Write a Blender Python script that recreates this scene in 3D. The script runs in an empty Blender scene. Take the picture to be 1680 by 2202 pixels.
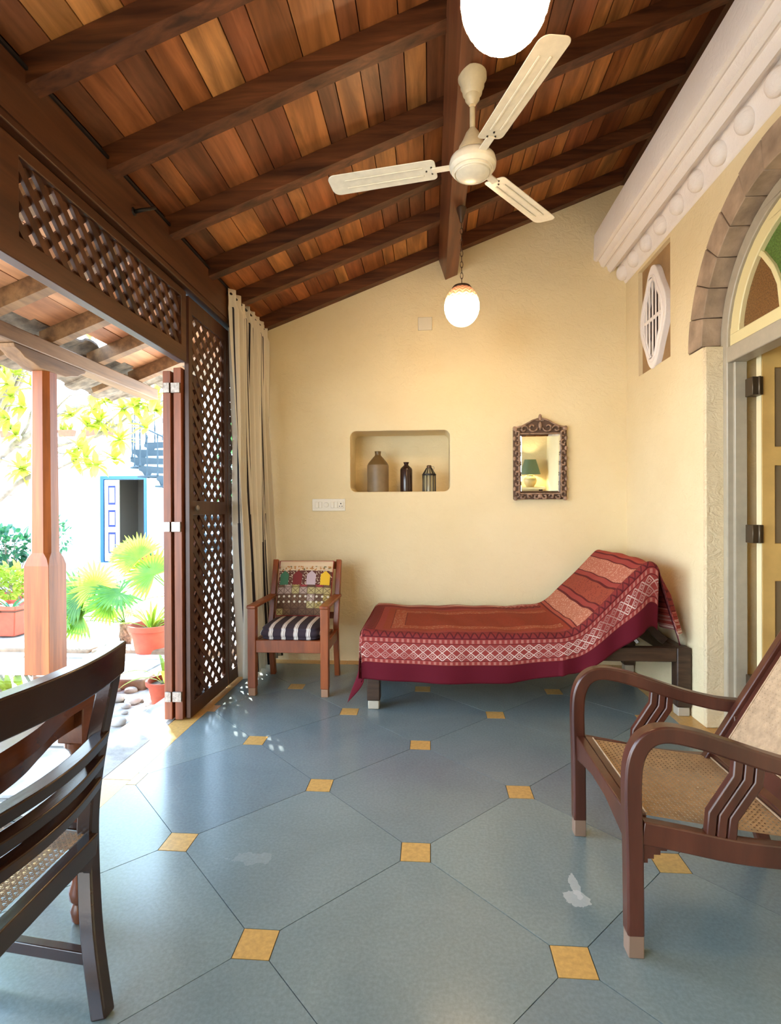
import bpy, bmesh, math, random
from mathutils import Vector, Matrix
from mathutils.geometry import tessellate_polygon
random.seed(7)
PI = math.pi
SC = bpy.context.scene
COL = SC.collection

# ------------------------------------------------------------------ camera
CAM_H = 1.28
FOC, YAW, PITCH, ROLL = 1154.0, 0.0743079576, -0.00329, -0.00447
def cam_axes():
    cy, sy, cp, sp, cr, sr = math.cos(YAW), math.sin(YAW), math.cos(PITCH), math.sin(PITCH), math.cos(ROLL), math.sin(ROLL)
    f = Vector((-sy*cp, cy*cp, sp)); r = Vector((cy, sy, 0)); u = r.cross(f)
    return r*cr+u*sr, u*cr-r*sr, f
AX = cam_axes()
cd = bpy.data.cameras.new('camera'); cam = bpy.data.objects.new('camera', cd); COL.objects.link(cam)
m = Matrix((AX[0], AX[1], -AX[2])).transposed().to_4x4(); m.translation = (0, 0, CAM_H)
cam.matrix_world = m
cd.sensor_fit = 'VERTICAL'; cd.sensor_height = 36.0; cd.lens = FOC/2202*36.0
cd.clip_start = 0.02; cd.clip_end = 200
SC.camera = cam

# ------------------------------------------------------------------ world, sun, exposure
W = bpy.data.worlds.new('sky'); SC.world = W; W.use_nodes = True
wn, wl = W.node_tree.nodes, W.node_tree.links
wn['Background'].inputs['Strength'].default_value = 6.2
tc = wn.new('ShaderNodeTexCoord'); sx = wn.new('ShaderNodeSeparateXYZ'); rp = wn.new('ShaderNodeValToRGB')
wl.new(tc.outputs['Generated'], sx.inputs[0]); wl.new(sx.outputs['Z'], rp.inputs[0]); wl.new(rp.outputs[0], wn['Background'].inputs['Color'])
rp.color_ramp.elements[0].position = 0.0; rp.color_ramp.elements[0].color = (0.86, 0.95, 1.0, 1)
rp.color_ramp.elements[1].position = 0.7; rp.color_ramp.elements[1].color = (0.36, 0.64, 1.0, 1)
SUN_EL = math.radians(33)
sd = bpy.data.lights.new('sun', 'SUN'); sd.energy = 19; sd.angle = math.radians(0.6); sd.color = (1.0, 0.94, 0.84)
so = bpy.data.objects.new('sun', sd); COL.objects.link(so)
ld = Vector((0.63*math.cos(SUN_EL), -0.777*math.cos(SUN_EL), -math.sin(SUN_EL)))
so.rotation_euler = ld.to_track_quat('-Z', 'Y').to_euler(); so.location = (-12, 16, 14)
SC.view_settings.view_transform = 'Standard'; SC.view_settings.look = 'None'
SC.view_settings.exposure = 1.15; SC.view_settings.gamma = 1.0; SC.view_settings.use_curve_mapping = False
SC.cycles.max_bounces = 10; SC.cycles.diffuse_bounces = 6; SC.cycles.transparent_max_bounces = 16
SC.cycles.sample_clamp_indirect = 8.0; SC.cycles.caustics_reflective = False; SC.cycles.caustics_refractive = False

# ------------------------------------------------------------------ material helpers
def newmat(name):
    mt = bpy.data.materials.new(name); mt.use_nodes = True
    return mt, mt.node_tree.nodes, mt.node_tree.links, mt.node_tree.nodes['Principled BSDF']
def ramp(n, stops, interp='LINEAR'):
    r = n.new('ShaderNodeValToRGB'); cr = r.color_ramp; cr.interpolation = interp
    while len(cr.elements) < len(stops): cr.elements.new(0.5)
    for e, (p, c) in zip(cr.elements, stops): e.position = p; e.color = (*c, 1)
    return r
def mathn(n, l, op, a, b=None, c=None):
    x = n.new('ShaderNodeMath'); x.operation = op
    for i, v in enumerate((a, b, c)):
        if v is None: continue
        if isinstance(v, (int, float)): x.inputs[i].default_value = v
        else: l.new(v, x.inputs[i])
    return x.outputs[0]
def mixc(n, l, fac, a, b, mode='MIX'):
    x = n.new('ShaderNodeMix'); x.data_type = 'RGBA'; x.blend_type = mode
    for key, v in ((0, fac), (6, a), (7, b)):
        if isinstance(v, (int, float)): x.inputs[key].default_value = v
        elif isinstance(v, tuple): x.inputs[key].default_value = (*v, 1)
        else: l.new(v, x.inputs[key])
    return x.outputs[2]
def noise(n, l, scale, detail=4, vec=None, rough=0.55):
    x = n.new('ShaderNodeTexNoise'); x.inputs['Scale'].default_value = scale; x.inputs['Detail'].default_value = detail
    x.inputs['Roughness'].default_value = rough
    if vec is not None: l.new(vec, x.inputs['Vector'])
    return x
def bump(n, l, b, h, strength=0.3, dist=0.01):
    x = n.new('ShaderNodeBump'); x.inputs['Strength'].default_value = strength; x.inputs['Distance'].default_value = dist
    l.new(h, x.inputs['Height']); l.new(x.outputs[0], b.inputs['Normal'])
def plain(name, col, rough=0.6, metal=0.0, nscale=None, namp=0.15, bmp=0.0, bscale=None, spec=None):
    mt, n, l, b = newmat(name)
    b.inputs['Roughness'].default_value = rough; b.inputs['Metallic'].default_value = metal
    if spec is not None: b.inputs['Specular IOR Level'].default_value = spec
    t = n.new('ShaderNodeTexCoord')
    if nscale:
        nz = noise(n, l, nscale, 5, t.outputs['Object'])
        dk = tuple(c*(1-namp*1.6) for c in col); lt = tuple(min(1, c*(1+namp)) for c in col)
        r = ramp(n, [(0.3, dk), (0.7, lt)]); l.new(nz.outputs[0], r.inputs[0]); l.new(r.outputs[0], b.inputs['Base Color'])
    else: b.inputs['Base Color'].default_value = (*col, 1)
    if bmp:
        nb = noise(n, l, bscale or 30, 6, t.outputs['Object']); bump(n, l, b, nb.outputs[0], bmp, 0.01)
    return mt
def wood(name, tones, axis='Y', rough=0.45, stretch=14, base=2.2, grain=(0.40, 1.45), bmp=0.15, spec=0.4):
    """tones: plank tones chosen per object; grain multiplies along one axis"""
    mt, n, l, b = newmat(name)
    t = n.new('ShaderNodeTexCoord'); oi = n.new('ShaderNodeObjectInfo')
    add = n.new('ShaderNodeVectorMath'); add.operation = 'ADD'
    sc = n.new('ShaderNodeVectorMath'); sc.operation = 'SCALE'; sc.inputs[0].default_value = (37, 53, 71); l.new(oi.outputs['Random'], sc.inputs['Scale'])
    l.new(t.outputs['Object'], add.inputs[0]); l.new(sc.outputs[0], add.inputs[1])
    mp = n.new('ShaderNodeMapping'); s = [stretch]*3; s['XYZ'.index(axis)] = 1.0
    mp.inputs['Scale'].default_value = s; l.new(add.outputs[0], mp.inputs['Vector'])
    nz = noise(n, l, base, 7, mp.outputs[0], 0.62); nz.inputs['Distortion'].default_value = 0.6
    g = ramp(n, [(0.3, (grain[0],)*3), (0.55, (0.95,)*3), (0.75, (grain[1],)*3)]); l.new(nz.outputs[0], g.inputs[0])
    st = [(i/len(tones), c) for i, c in enumerate(tones)]
    tr = ramp(n, st, 'CONSTANT' if len(tones) > 2 else 'LINEAR')
    l.new(oi.outputs['Random'], tr.inputs[0])
    big = noise(n, l, 1.1, 3, mp.outputs[0]); bgr = ramp(n, [(0.35, (0.62, 0.55, 0.5)), (0.62, (1.15, 1.1, 1.0))]); l.new(big.outputs[0], bgr.inputs[0])
    c = mixc(n, l, 1.0, tr.outputs[0], g.outputs[0], 'MULTIPLY'); c = mixc(n, l, 0.8, c, bgr.outputs[0], 'MULTIPLY')
    l.new(c, b.inputs['Base Color']); b.inputs['Roughness'].default_value = rough; b.inputs['Specular IOR Level'].default_value = spec
    if bmp: bump(n, l, b, nz.outputs[0], bmp, 0.004)
    return mt
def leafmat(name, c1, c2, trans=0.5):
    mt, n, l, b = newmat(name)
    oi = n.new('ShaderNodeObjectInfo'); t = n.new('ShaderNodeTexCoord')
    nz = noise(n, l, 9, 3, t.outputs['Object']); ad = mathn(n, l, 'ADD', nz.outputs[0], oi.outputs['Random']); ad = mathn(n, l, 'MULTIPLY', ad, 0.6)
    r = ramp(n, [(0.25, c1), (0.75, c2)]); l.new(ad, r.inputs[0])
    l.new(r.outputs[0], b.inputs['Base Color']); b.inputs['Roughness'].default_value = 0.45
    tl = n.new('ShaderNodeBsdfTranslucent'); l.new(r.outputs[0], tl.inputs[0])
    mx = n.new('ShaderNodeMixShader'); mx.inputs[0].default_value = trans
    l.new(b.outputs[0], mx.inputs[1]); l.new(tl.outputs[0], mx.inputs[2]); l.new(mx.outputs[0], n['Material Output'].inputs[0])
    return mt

# ------------------------------------------------------------------ mesh builder
class MB:
    def __init__(s): s.v = []; s.f = []; s.uv = []; s.has_uv = False
    def add(s, vs, fs, uv=None):
        o = len(s.v); s.v += [Vector(p) for p in vs]; s.f += [tuple(i+o for i in f) for f in fs]
        s.uv += (uv if uv else [(0, 0)]*len(vs)); s.has_uv |= bool(uv)
        return s
    def box(s, a, b):
        x0, y0, z0 = a; x1, y1, z1 = b
        return s.add([(x0,y0,z0),(x1,y0,z0),(x1,y1,z0),(x0,y1,z0),(x0,y0,z1),(x1,y0,z1),(x1,y1,z1),(x0,y1,z1)],
                     [(0,3,2,1),(4,5,6,7),(0,1,5,4),(1,2,6,5),(2,3,7,6),(3,0,4,7)])
    def bar(s, p0, p1, w, h, up=(0,0,1), taper=1.0):
        p0, p1 = Vector(p0), Vector(p1); d = (p1-p0).normalized(); up = Vector(up)
        a = d.cross(up)
        if a.length < 1e-4: a = d.cross(Vector((1,0,0)))
        a.normalize(); u = a.cross(d).normalized()
        vs = []
        for p, k in ((p0, 1.0), (p1, taper)):
            for i, j in ((-1,-1),(1,-1),(1,1),(-1,1)): vs.append(p+a*(w/2*i*k)+u*(h/2*j*k))
        return s.add(vs, [(3,2,1,0),(4,5,6,7),(0,1,5,4),(1,2,6,5),(2,3,7,6),(3,0,4,7)])
    def sweep(s, pts, prof, up=(0,0,1), closed=False, scales=None):
        """sweep closed profile [(a,b)] (a along side, b along up-ish) over path"""
        pts = [Vector(p) for p in pts]; n = len(prof); up = Vector(up); rings = []
        for i, p in enumerate(pts):
            d = (pts[min(i+1, len(pts)-1)]-pts[max(i-1, 0)]).normalized()
            a = d.cross(up)
            if a.length < 1e-3: a = Vector((1,0,0)).cross(d) if abs(d.x) < .9 else Vector((0,1,0)).cross(d)
            a.normalize(); u = a.cross(d).normalized(); k = scales[i] if scales else 1
            rings.append([p+a*(x*k)+u*(y*k) for x, y in prof])
        vs = [q for r in rings for q in r]; fs = []
        for i in range(len(pts)-1):
            for j in range(n): fs.append((i*n+j, i*n+(j+1)%n, (i+1)*n+(j+1)%n, (i+1)*n+j))
        fs.append(tuple(range(n))[::-1]); fs.append(tuple((len(pts)-1)*n+j for j in range(n)))
        return s.add(vs, fs)
    def tube(s, pts, r, n=8, scales=None):
        return s.sweep(pts, [(r*math.cos(2*PI*k/n), r*math.sin(2*PI*k/n)) for k in range(n)], (0.02,0.03,1), scales=scales)
    def lathe(s, c, prof, n=24, axis=(0,0,1), cap=True):
        """prof [(r, h)] along axis"""
        c = Vector(c); ax = Vector(axis).normalized(); t = Vector((1,0,0)) if abs(ax.x) < .9 else Vector((0,1,0))
        a = ax.cross(t).normalized(); b = ax.cross(a); vs = []; fs = []
        for r, h in prof:
            for k in range(n): vs.append(c+ax*h+a*(r*math.cos(2*PI*k/n))+b*(r*math.sin(2*PI*k/n)))
        for i in range(len(prof)-1):
            for k in range(n): fs.append((i*n+k, i*n+(k+1)%n, (i+1)*n+(k+1)%n, (i+1)*n+k))
        if cap: fs.append(tuple(range(n))[::-1]); fs.append(tuple((len(prof)-1)*n+k for k in range(n)))
        return s.add(vs, fs)
    def prism(s, poly, off, fn=None):
        """poly: list of 3D points (planar), off: extrusion vector"""
        n = len(poly); p = [Vector(q) for q in poly]; o = Vector(off)
        return s.add(p+[q+o for q in p], [tuple(range(n))[::-1], tuple(range(n, 2*n))]+[(i, (i+1)%n, n+(i+1)%n, n+i) for i in range(n)])
    def holed(s, loops, m2, off):
        """loops: outer + holes in 2D; m2 maps (a,b)->3D; extruded by off"""
        flat = [p for lp in loops for p in lp]
        tris = tessellate_polygon([[Vector((a, b, 0)) for a, b in lp] for lp in loops])
        o = Vector(off); base = [Vector(m2(a, b)) for a, b in flat]; N = len(flat)
        fs = [tuple(t) for t in tris]+[tuple(i+N for i in t[::-1]) for t in tris]; k = 0
        for lp in loops:
            n = len(lp); fs += [(k+i, k+(i+1)%n, N+k+(i+1)%n, N+k+i) for i in range(n)]; k += n
        return s.add(base+[q+o for q in base], fs)
    def grid(s, fn, nu, nv, uvfn=None, flip=False):
        vs, uv, fs = [], [], []
        for i in range(nu+1):
            for j in range(nv+1):
                vs.append(fn(i/nu, j/nv)); uv.append(uvfn(i/nu, j/nv) if uvfn else (i/nu, j/nv))
        for i in range(nu):
            for j in range(nv):
                a = i*(nv+1)+j; q = (a, a+1, a+nv+2, a+nv+1); fs.append(q[::-1] if flip else q)
        return s.add(vs, fs, uv)
    def sphere(s, c, r, nu=16, nv=10, sc=(1,1,1)):
        c = Vector(c); prof = []
        vs = []; fs = []
        for i in range(nv+1):
            th = PI*i/nv
            for k in range(nu):
                ph = 2*PI*k/nu; vs.append(c+Vector((r*sc[0]*math.sin(th)*math.cos(ph), r*sc[1]*math.sin(th)*math.sin(ph), r*sc[2]*math.cos(th))))
        for i in range(nv):
            for k in range(nu): fs.append((i*nu+k, (i+1)*nu+k, (i+1)*nu+(k+1)%nu, i*nu+(k+1)%nu))
        return s.add(vs, fs)
    def build(s, name, mat, parent=None, smooth=False, bevel=0, seg=2, label=None, solid=0, subs=0, fix=True):
        off = world_off(parent)
        me = bpy.data.meshes.new(name); me.from_pydata([tuple(p-off) for p in s.v], [], s.f)
        if s.has_uv:
            ul = me.uv_layers.new(name='UVMap')
            for lp in me.loops: ul.data[lp.index].uv = s.uv[lp.vertex_index]
        if fix:
            bm = bmesh.new(); bm.from_mesh(me); bmesh.ops.recalc_face_normals(bm, faces=bm.faces); bm.to_mesh(me); bm.free()
        me.materials.append(mat)
        if smooth: me.polygons.foreach_set('use_smooth', [True]*len(me.polygons))
        o = bpy.data.objects.new(name, me); COL.objects.link(o)
        if parent: o.parent = parent
        if solid: md = o.modifiers.new('s', 'SOLIDIFY'); md.thickness = solid; md.offset = 0
        if bevel:
            md = o.modifiers.new('b', 'BEVEL'); md.width = bevel; md.segments = seg; md.limit_method = 'ANGLE'; md.angle_limit = 0.7
        if smooth or bevel:
            try: me.shade_smooth_by_angle(angle=0.6) if hasattr(me, 'shade_smooth_by_angle') else None
            except Exception: pass
        if subs: md = o.modifiers.new('u', 'SUBSURF'); md.levels = subs; md.render_levels = subs
        if smooth == 'angle' or bevel:
            bpy_smooth_angle(me)
        if label: o['label'] = label
        return o
def bpy_smooth_angle(me, ang=0.6):
    me.polygons.foreach_set('use_smooth', [True]*len(me.polygons))
    bm = bmesh.new(); bm.from_mesh(me)
    for e in bm.edges:
        if len(e.link_faces) == 2 and e.calc_face_angle(0) > ang: e.smooth = False
    bm.to_mesh(me); bm.free()
def world_off(p):
    o = Vector((0,0,0))
    while p: o += p.location; p = p.parent
    return o
def thing(name, label, cat, loc=(0,0,0), group=None):
    o = bpy.data.objects.new(name, None); COL.objects.link(o); o.location = loc; o.empty_display_size = 0.1
    o['label'] = label; o['category'] = cat
    if group: o['group'] = group
    return o
def tag(o, label, cat, group=None):
    o['label'] = label; o['category'] = cat
    if group: o['group'] = group
    return o
def struct(o): o['kind'] = 'structure'; return o
def stuff(o): o['kind'] = 'stuff'; return o
def sempty(name, loc=(0,0,0)):
    o = bpy.data.objects.new(name, None); COL.objects.link(o); o.location = loc; o['kind'] = 'structure'; return o
def copy_tree(o, parent=None):
    c = o.copy(); COL.objects.link(c); c.parent = parent
    for ch in [q for q in bpy.data.objects if q.parent == o]: copy_tree(ch, c)
    return c
def at(px, py, Y):
    """photo pixel to a point in the vertical plane at distance Y"""
    d = AX[0]*((px-840)/FOC) - AX[1]*((py-1101)/FOC) + AX[2]
    return Vector((0, 0, CAM_H)) + d*(Y/d.y)
def clip(poly, x0, y0, x1, y1):
    def cl(p, ins, inter):
        out = []
        for i in range(len(p)):
            a, b = p[i-1], p[i]
            if ins(b):
                if not ins(a): out.append(inter(a, b))
                out.append(b)
            elif ins(a): out.append(inter(a, b))
        return out
    def ix(v, k): return lambda a, b: tuple(a[i]+(b[i]-a[i])*(v-a[k])/(b[k]-a[k]) if i != k else v for i in (0, 1))
    for ins, it in ((lambda p: p[0] >= x0, ix(x0, 0)), (lambda p: p[0] <= x1, ix(x1, 0)), (lambda p: p[1] >= y0, ix(y0, 1)), (lambda p: p[1] <= y1, ix(y1, 1))):
        poly = cl(poly, ins, it)
        if len(poly) < 3: return []
    return poly

# ------------------------------------------------------------------ materials
def m_plaster(name, c1, c2, bs=0.5):
    mt, n, l, b = newmat(name); t = n.new('ShaderNodeTexCoord')
    a = noise(n, l, 1.3, 5, t.outputs['Object']); r = ramp(n, [(0.3, c1), (0.7, c2)]); l.new(a.outputs[0], r.inputs[0])
    l.new(r.outputs[0], b.inputs['Base Color']); b.inputs['Roughness'].default_value = 0.85; b.inputs['Specular IOR Level'].default_value = 0.2
    mp = n.new('ShaderNodeMapping'); mp.inputs['Scale'].default_value = (1, 1, 1.3); l.new(t.outputs['Object'], mp.inputs[0])
    h1 = noise(n, l, 13, 6, mp.outputs[0], 0.6); h1.inputs['Distortion'].default_value = 1.4; h2 = noise(n, l, 70, 3, mp.outputs[0])
    h = mathn(n, l, 'MULTIPLY_ADD', h2.outputs[0], 0.25, h1.outputs[0]); bump(n, l, b, h, bs, 0.014)
    return mt
M = {}
M['plaster'] = m_plaster('cream_plaster', (0.76, 0.635, 0.39), (0.82, 0.705, 0.46))
M['plaster_rough'] = m_plaster('rough_plaster', (0.70, 0.56, 0.34), (0.84, 0.72, 0.50), 1.0)
M['cornice'] = m_plaster('white_cornice', (0.84, 0.78, 0.75), (0.90, 0.86, 0.84), 0.35)
M['recess'] = plain('ochre_recess', (0.36, 0.22, 0.10), 0.9, nscale=6, bmp=0.3)
M['stone'] = plain('brown_stone', (0.40, 0.29, 0.20), 0.85, nscale=7, namp=0.22, bmp=0.5, bscale=22)
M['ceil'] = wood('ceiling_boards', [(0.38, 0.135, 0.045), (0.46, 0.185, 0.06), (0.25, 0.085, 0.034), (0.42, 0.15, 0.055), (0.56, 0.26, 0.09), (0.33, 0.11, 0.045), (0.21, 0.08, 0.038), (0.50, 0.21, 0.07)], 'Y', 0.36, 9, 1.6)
M['rafter'] = wood('rafter_wood', [(0.095, 0.033, 0.014), (0.14, 0.05, 0.021)], 'X', 0.5, 12)
M['beam'] = wood('beam_wood', [(0.20, 0.072, 0.034), (0.20, 0.072, 0.034)], 'Y', 0.38, 16, 2.0, (0.7, 1.1))
M['dark'] = wood('dark_wood', [(0.07, 0.026, 0.012), (0.095, 0.036, 0.016)], 'Y', 0.42, 12, 2, (0.6, 1.1))
M['darkz'] = wood('dark_wood_upright', [(0.07, 0.026, 0.013), (0.09, 0.034, 0.016)], 'Z', 0.4, 12, 2, (0.6, 1.1))
M['lath'] = wood('lath_wood', [(0.065, 0.025, 0.012), (0.10, 0.038, 0.017)], 'Z', 0.5, 5, 3)
M['post'] = wood('post_wood', [(0.36, 0.10, 0.022), (0.36, 0.10, 0.022)], 'Z', 0.42, 14, 2, (0.7, 1.1))
M['leafpost'] = wood('shutter_wood', [(0.20, 0.058, 0.024), (0.24, 0.070, 0.027)], 'Z', 0.45, 14, 2, (0.6, 1.1))
M['chairw'] = wood('chair_teak', [(0.25, 0.065, 0.020), (0.28, 0.075, 0.023)], 'Z', 0.32, 10, 3, (0.7, 1.1))
M['rose'] = wood('rosewood', [(0.075, 0.022, 0.014), (0.085, 0.025, 0.015)], 'Z', 0.28, 8, 3, (0.75, 1.1), spec=0.5)
M['darkchair'] = wood('dark_polished_wood', [(0.026, 0.010, 0.007), (0.03, 0.012, 0.008)], 'Y', 0.2, 8, 3, (0.8, 1.1), spec=0.6)
M['tablew'] = wood('table_mahogany', [(0.15, 0.045, 0.018), (0.16, 0.05, 0.02)], 'Y', 0.2, 8, 3, (0.75, 1.15), spec=0.6)
M['bedw'] = wood('daybed_wood', [(0.055, 0.030, 0.019), (0.06, 0.033, 0.021)], 'X', 0.45, 9, 3)
M['cane'] = plain('cane', (0.52, 0.35, 0.19), 0.5, nscale=40)
M['cane_light'] = plain('pale_cane', (0.50, 0.35, 0.22), 0.5, nscale=40)
M['veranda'] = wood('veranda_boards', [(0.58, 0.27, 0.13), (0.66, 0.34, 0.18), (0.50, 0.22, 0.11), (0.62, 0.31, 0.15)], 'Y', 0.55, 9, 1.8, (0.7, 1.1))  # tones raised above the ceiling boards, sun bounce put into the colour
M['plate'] = wood('weathered_beam', [(0.25, 0.14, 0.062), (0.28, 0.155, 0.07)], 'Y', 0.6, 12, 2, (0.6, 1.1))
M['enamel'] = plain('aged_white_enamel', (0.78, 0.72, 0.58), 0.35, nscale=25, namp=0.06)
M['enamel2'] = plain('aged_cream_enamel', (0.66, 0.56, 0.36), 0.35, nscale=25, namp=0.06)
M['bronze'] = plain('dull_bronze', (0.10, 0.055, 0.03), 0.45, 0.6)
M['iron'] = plain('black_iron', (0.015, 0.012, 0.012), 0.5, 0.3)
M['steel'] = plain('worn_steel', (0.34, 0.29, 0.25), 0.45, 0.7, nscale=60, namp=0.3)
M['brass'] = plain('old_brass', (0.11, 0.08, 0.05), 0.4, 0.7)
M['doorframe'] = plain('grey_paint', (0.42, 0.37, 0.28), 0.4, nscale=20, namp=0.05)
M['doorleaf'] = plain('ochre_paint', (0.66, 0.42, 0.13), 0.45, nscale=8, namp=0.08)
M['dooredge'] = plain('cream_paint', (0.82, 0.72, 0.45), 0.45)
M['doorpanel'] = plain('olive_paint', (0.22, 0.16, 0.085), 0.45)
M['fanlight'] = plain('yellow_paint', (0.78, 0.68, 0.36), 0.4)
def glassmat(name, col, rough=0.25):
    mt, n, l, b = newmat(name); b.inputs['Base Color'].default_value = (*col, 1); b.inputs['Roughness'].default_value = rough
    t = n.new('ShaderNodeTexCoord'); nz = noise(n, l, 120, 3, t.outputs['Object']); bump(n, l, b, nz.outputs[0], 0.6, 0.004)
    r = ramp(n, [(0.3, tuple(c*0.6 for c in col)), (0.7, tuple(min(1, c*1.5) for c in col))]); l.new(nz.outputs[0], r.inputs[0]); l.new(r.outputs[0], b.inputs['Base Color'])
    return mt
M['brownglass'] = glassmat('brown_textured_glass', (0.17, 0.075, 0.02))
M['greenglass'] = glassmat('green_textured_glass', (0.08, 0.16, 0.03))
M['white'] = plain('white_plastic', (0.72, 0.66, 0.52), 0.35)
M['grout'] = plain('dark_joint', (0.07, 0.085, 0.085), 0.8)
def m_floor():
    mt, n, l, b = newmat('blue_grey_stone'); t = n.new('ShaderNodeTexCoord'); oi = n.new('ShaderNodeObjectInfo')
    a = noise(n, l, 2.2, 6, t.outputs['Object']); a.inputs['Distortion'].default_value = 0.8
    r = ramp(n, [(0.3, (0.155, 0.205, 0.215)), (0.55, (0.178, 0.230, 0.240)), (0.75, (0.20, 0.25, 0.255))]); l.new(a.outputs[0], r.inputs[0])
    tr = ramp(n, [(0, (0.86, 0.88, 0.92)), (1, (1.1, 1.1, 1.06))]); l.new(oi.outputs['Random'], tr.inputs[0])
    c = mixc(n, l, 1.0, r.outputs[0], tr.outputs[0], 'MULTIPLY')
    f = noise(n, l, 90, 3, t.outputs['Object']); fr = ramp(n, [(0.35, (0.86,)*3), (0.7, (1.1,)*3)]); l.new(f.outputs[0], fr.inputs[0])
    c = mixc(n, l, 0.8, c, fr.outputs[0], 'MULTIPLY')
    sc = noise(n, l, 5, 8, t.outputs['Object'], 0.75); sr = ramp(n, [(0.60, (0, 0, 0)), (0.78, (0.05,)*3)]); l.new(sc.outputs[0], sr.inputs[0])
    c = mixc(n, l, sr.outputs[0], c, (0.33, 0.36, 0.36)); l.new(c, b.inputs['Base Color'])
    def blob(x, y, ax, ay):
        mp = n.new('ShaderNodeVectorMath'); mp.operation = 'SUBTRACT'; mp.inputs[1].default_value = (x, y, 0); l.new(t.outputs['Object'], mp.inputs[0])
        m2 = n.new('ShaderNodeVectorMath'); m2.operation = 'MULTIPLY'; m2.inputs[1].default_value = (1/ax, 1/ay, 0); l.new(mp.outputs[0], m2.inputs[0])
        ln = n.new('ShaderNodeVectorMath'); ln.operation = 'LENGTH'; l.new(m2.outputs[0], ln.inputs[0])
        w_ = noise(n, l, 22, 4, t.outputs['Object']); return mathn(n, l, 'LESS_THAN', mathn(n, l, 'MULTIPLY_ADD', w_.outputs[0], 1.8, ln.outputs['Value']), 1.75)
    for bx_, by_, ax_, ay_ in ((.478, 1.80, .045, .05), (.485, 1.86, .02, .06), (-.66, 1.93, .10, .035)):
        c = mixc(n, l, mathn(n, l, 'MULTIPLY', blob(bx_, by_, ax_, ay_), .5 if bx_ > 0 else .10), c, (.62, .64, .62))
    l.new(c, b.inputs['Base Color'])
    rr = ramp(n, [(0.3, (0.17,)*3), (0.7, (0.27,)*3)]); l.new(a.outputs[0], rr.inputs[0]); l.new(rr.outputs[0], b.inputs['Roughness'])
    b.inputs['Specular IOR Level'].default_value = 0.8
    bump(n, l, b, a.outputs[0], 0.05, 0.01)
    return mt
M['floor'] = m_floor()
M['yellow'] = plain('yellow_stone', (0.56, 0.33, 0.10), 0.32, nscale=60, namp=0.12)
M['flag'] = plain('courtyard_flagstone', (0.42, 0.385, 0.35), 0.85, nscale=5, namp=0.3, bmp=0.4)
M['flagb'] = plain('brown_step_stone', (0.22, 0.135, 0.08), 0.85, nscale=8, namp=0.3, bmp=0.5)
M['earth'] = plain('pale_earth', (0.24, 0.20, 0.16), 0.95, nscale=9, namp=0.25)
M['outwall'] = plain('white_limewash', (0.60, 0.68, 0.70), 0.9, nscale=2, namp=0.04)
M['bluepaint'] = plain('blue_paint', (0.03, 0.12, 0.33), 0.5)
M['navy'] = plain('navy_paint', (0.02, 0.03, 0.16), 0.5)
M['tile'] = plain('roof_tile', (0.20, 0.155, 0.11), 0.9, nscale=14, namp=0.35, bmp=0.5)
M['terra'] = plain('terracotta', (0.40, 0.065, 0.028), 0.75, nscale=12, namp=0.12)
M['soil'] = plain('soil', (0.06, 0.035, 0.02), 0.95)
M['bark'] = plain('grey_bark', (0.24, 0.20, 0.16), 0.9, nscale=12, namp=0.25, bmp=0.4)
M['trunk'] = plain('palm_trunk', (0.22, 0.12, 0.07), 0.9, nscale=30, namp=0.4, bmp=0.8)
M['palm'] = leafmat('palm_leaf', (0.03, 0.15, 0.012), (0.17, 0.33, 0.02), 0.45)
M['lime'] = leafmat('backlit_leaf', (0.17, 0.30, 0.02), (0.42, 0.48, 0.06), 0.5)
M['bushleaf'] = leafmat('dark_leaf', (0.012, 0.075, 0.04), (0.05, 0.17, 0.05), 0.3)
M['ironblue'] = plain('blue_grey_iron', (0.02, 0.038, 0.05), 0.7)
M['interior'] = plain('dim_interior', (0.30, 0.26, 0.22), 0.9)
M['stoneware'] = None

# ------------------------------------------------------------------ room dimensions
XL, XR, YB, YF = -1.5, 1.605, 4.53, -1.7
SL = 0.3735
def zraf(x): return 3.345 + SL*x           # underside of the rafters
RH = 0.11                                    # rafter depth
def zpl(x): return zraf(x) + RH             # underside of the boards
SX = 1/math.sqrt(1+SL*SL)

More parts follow.
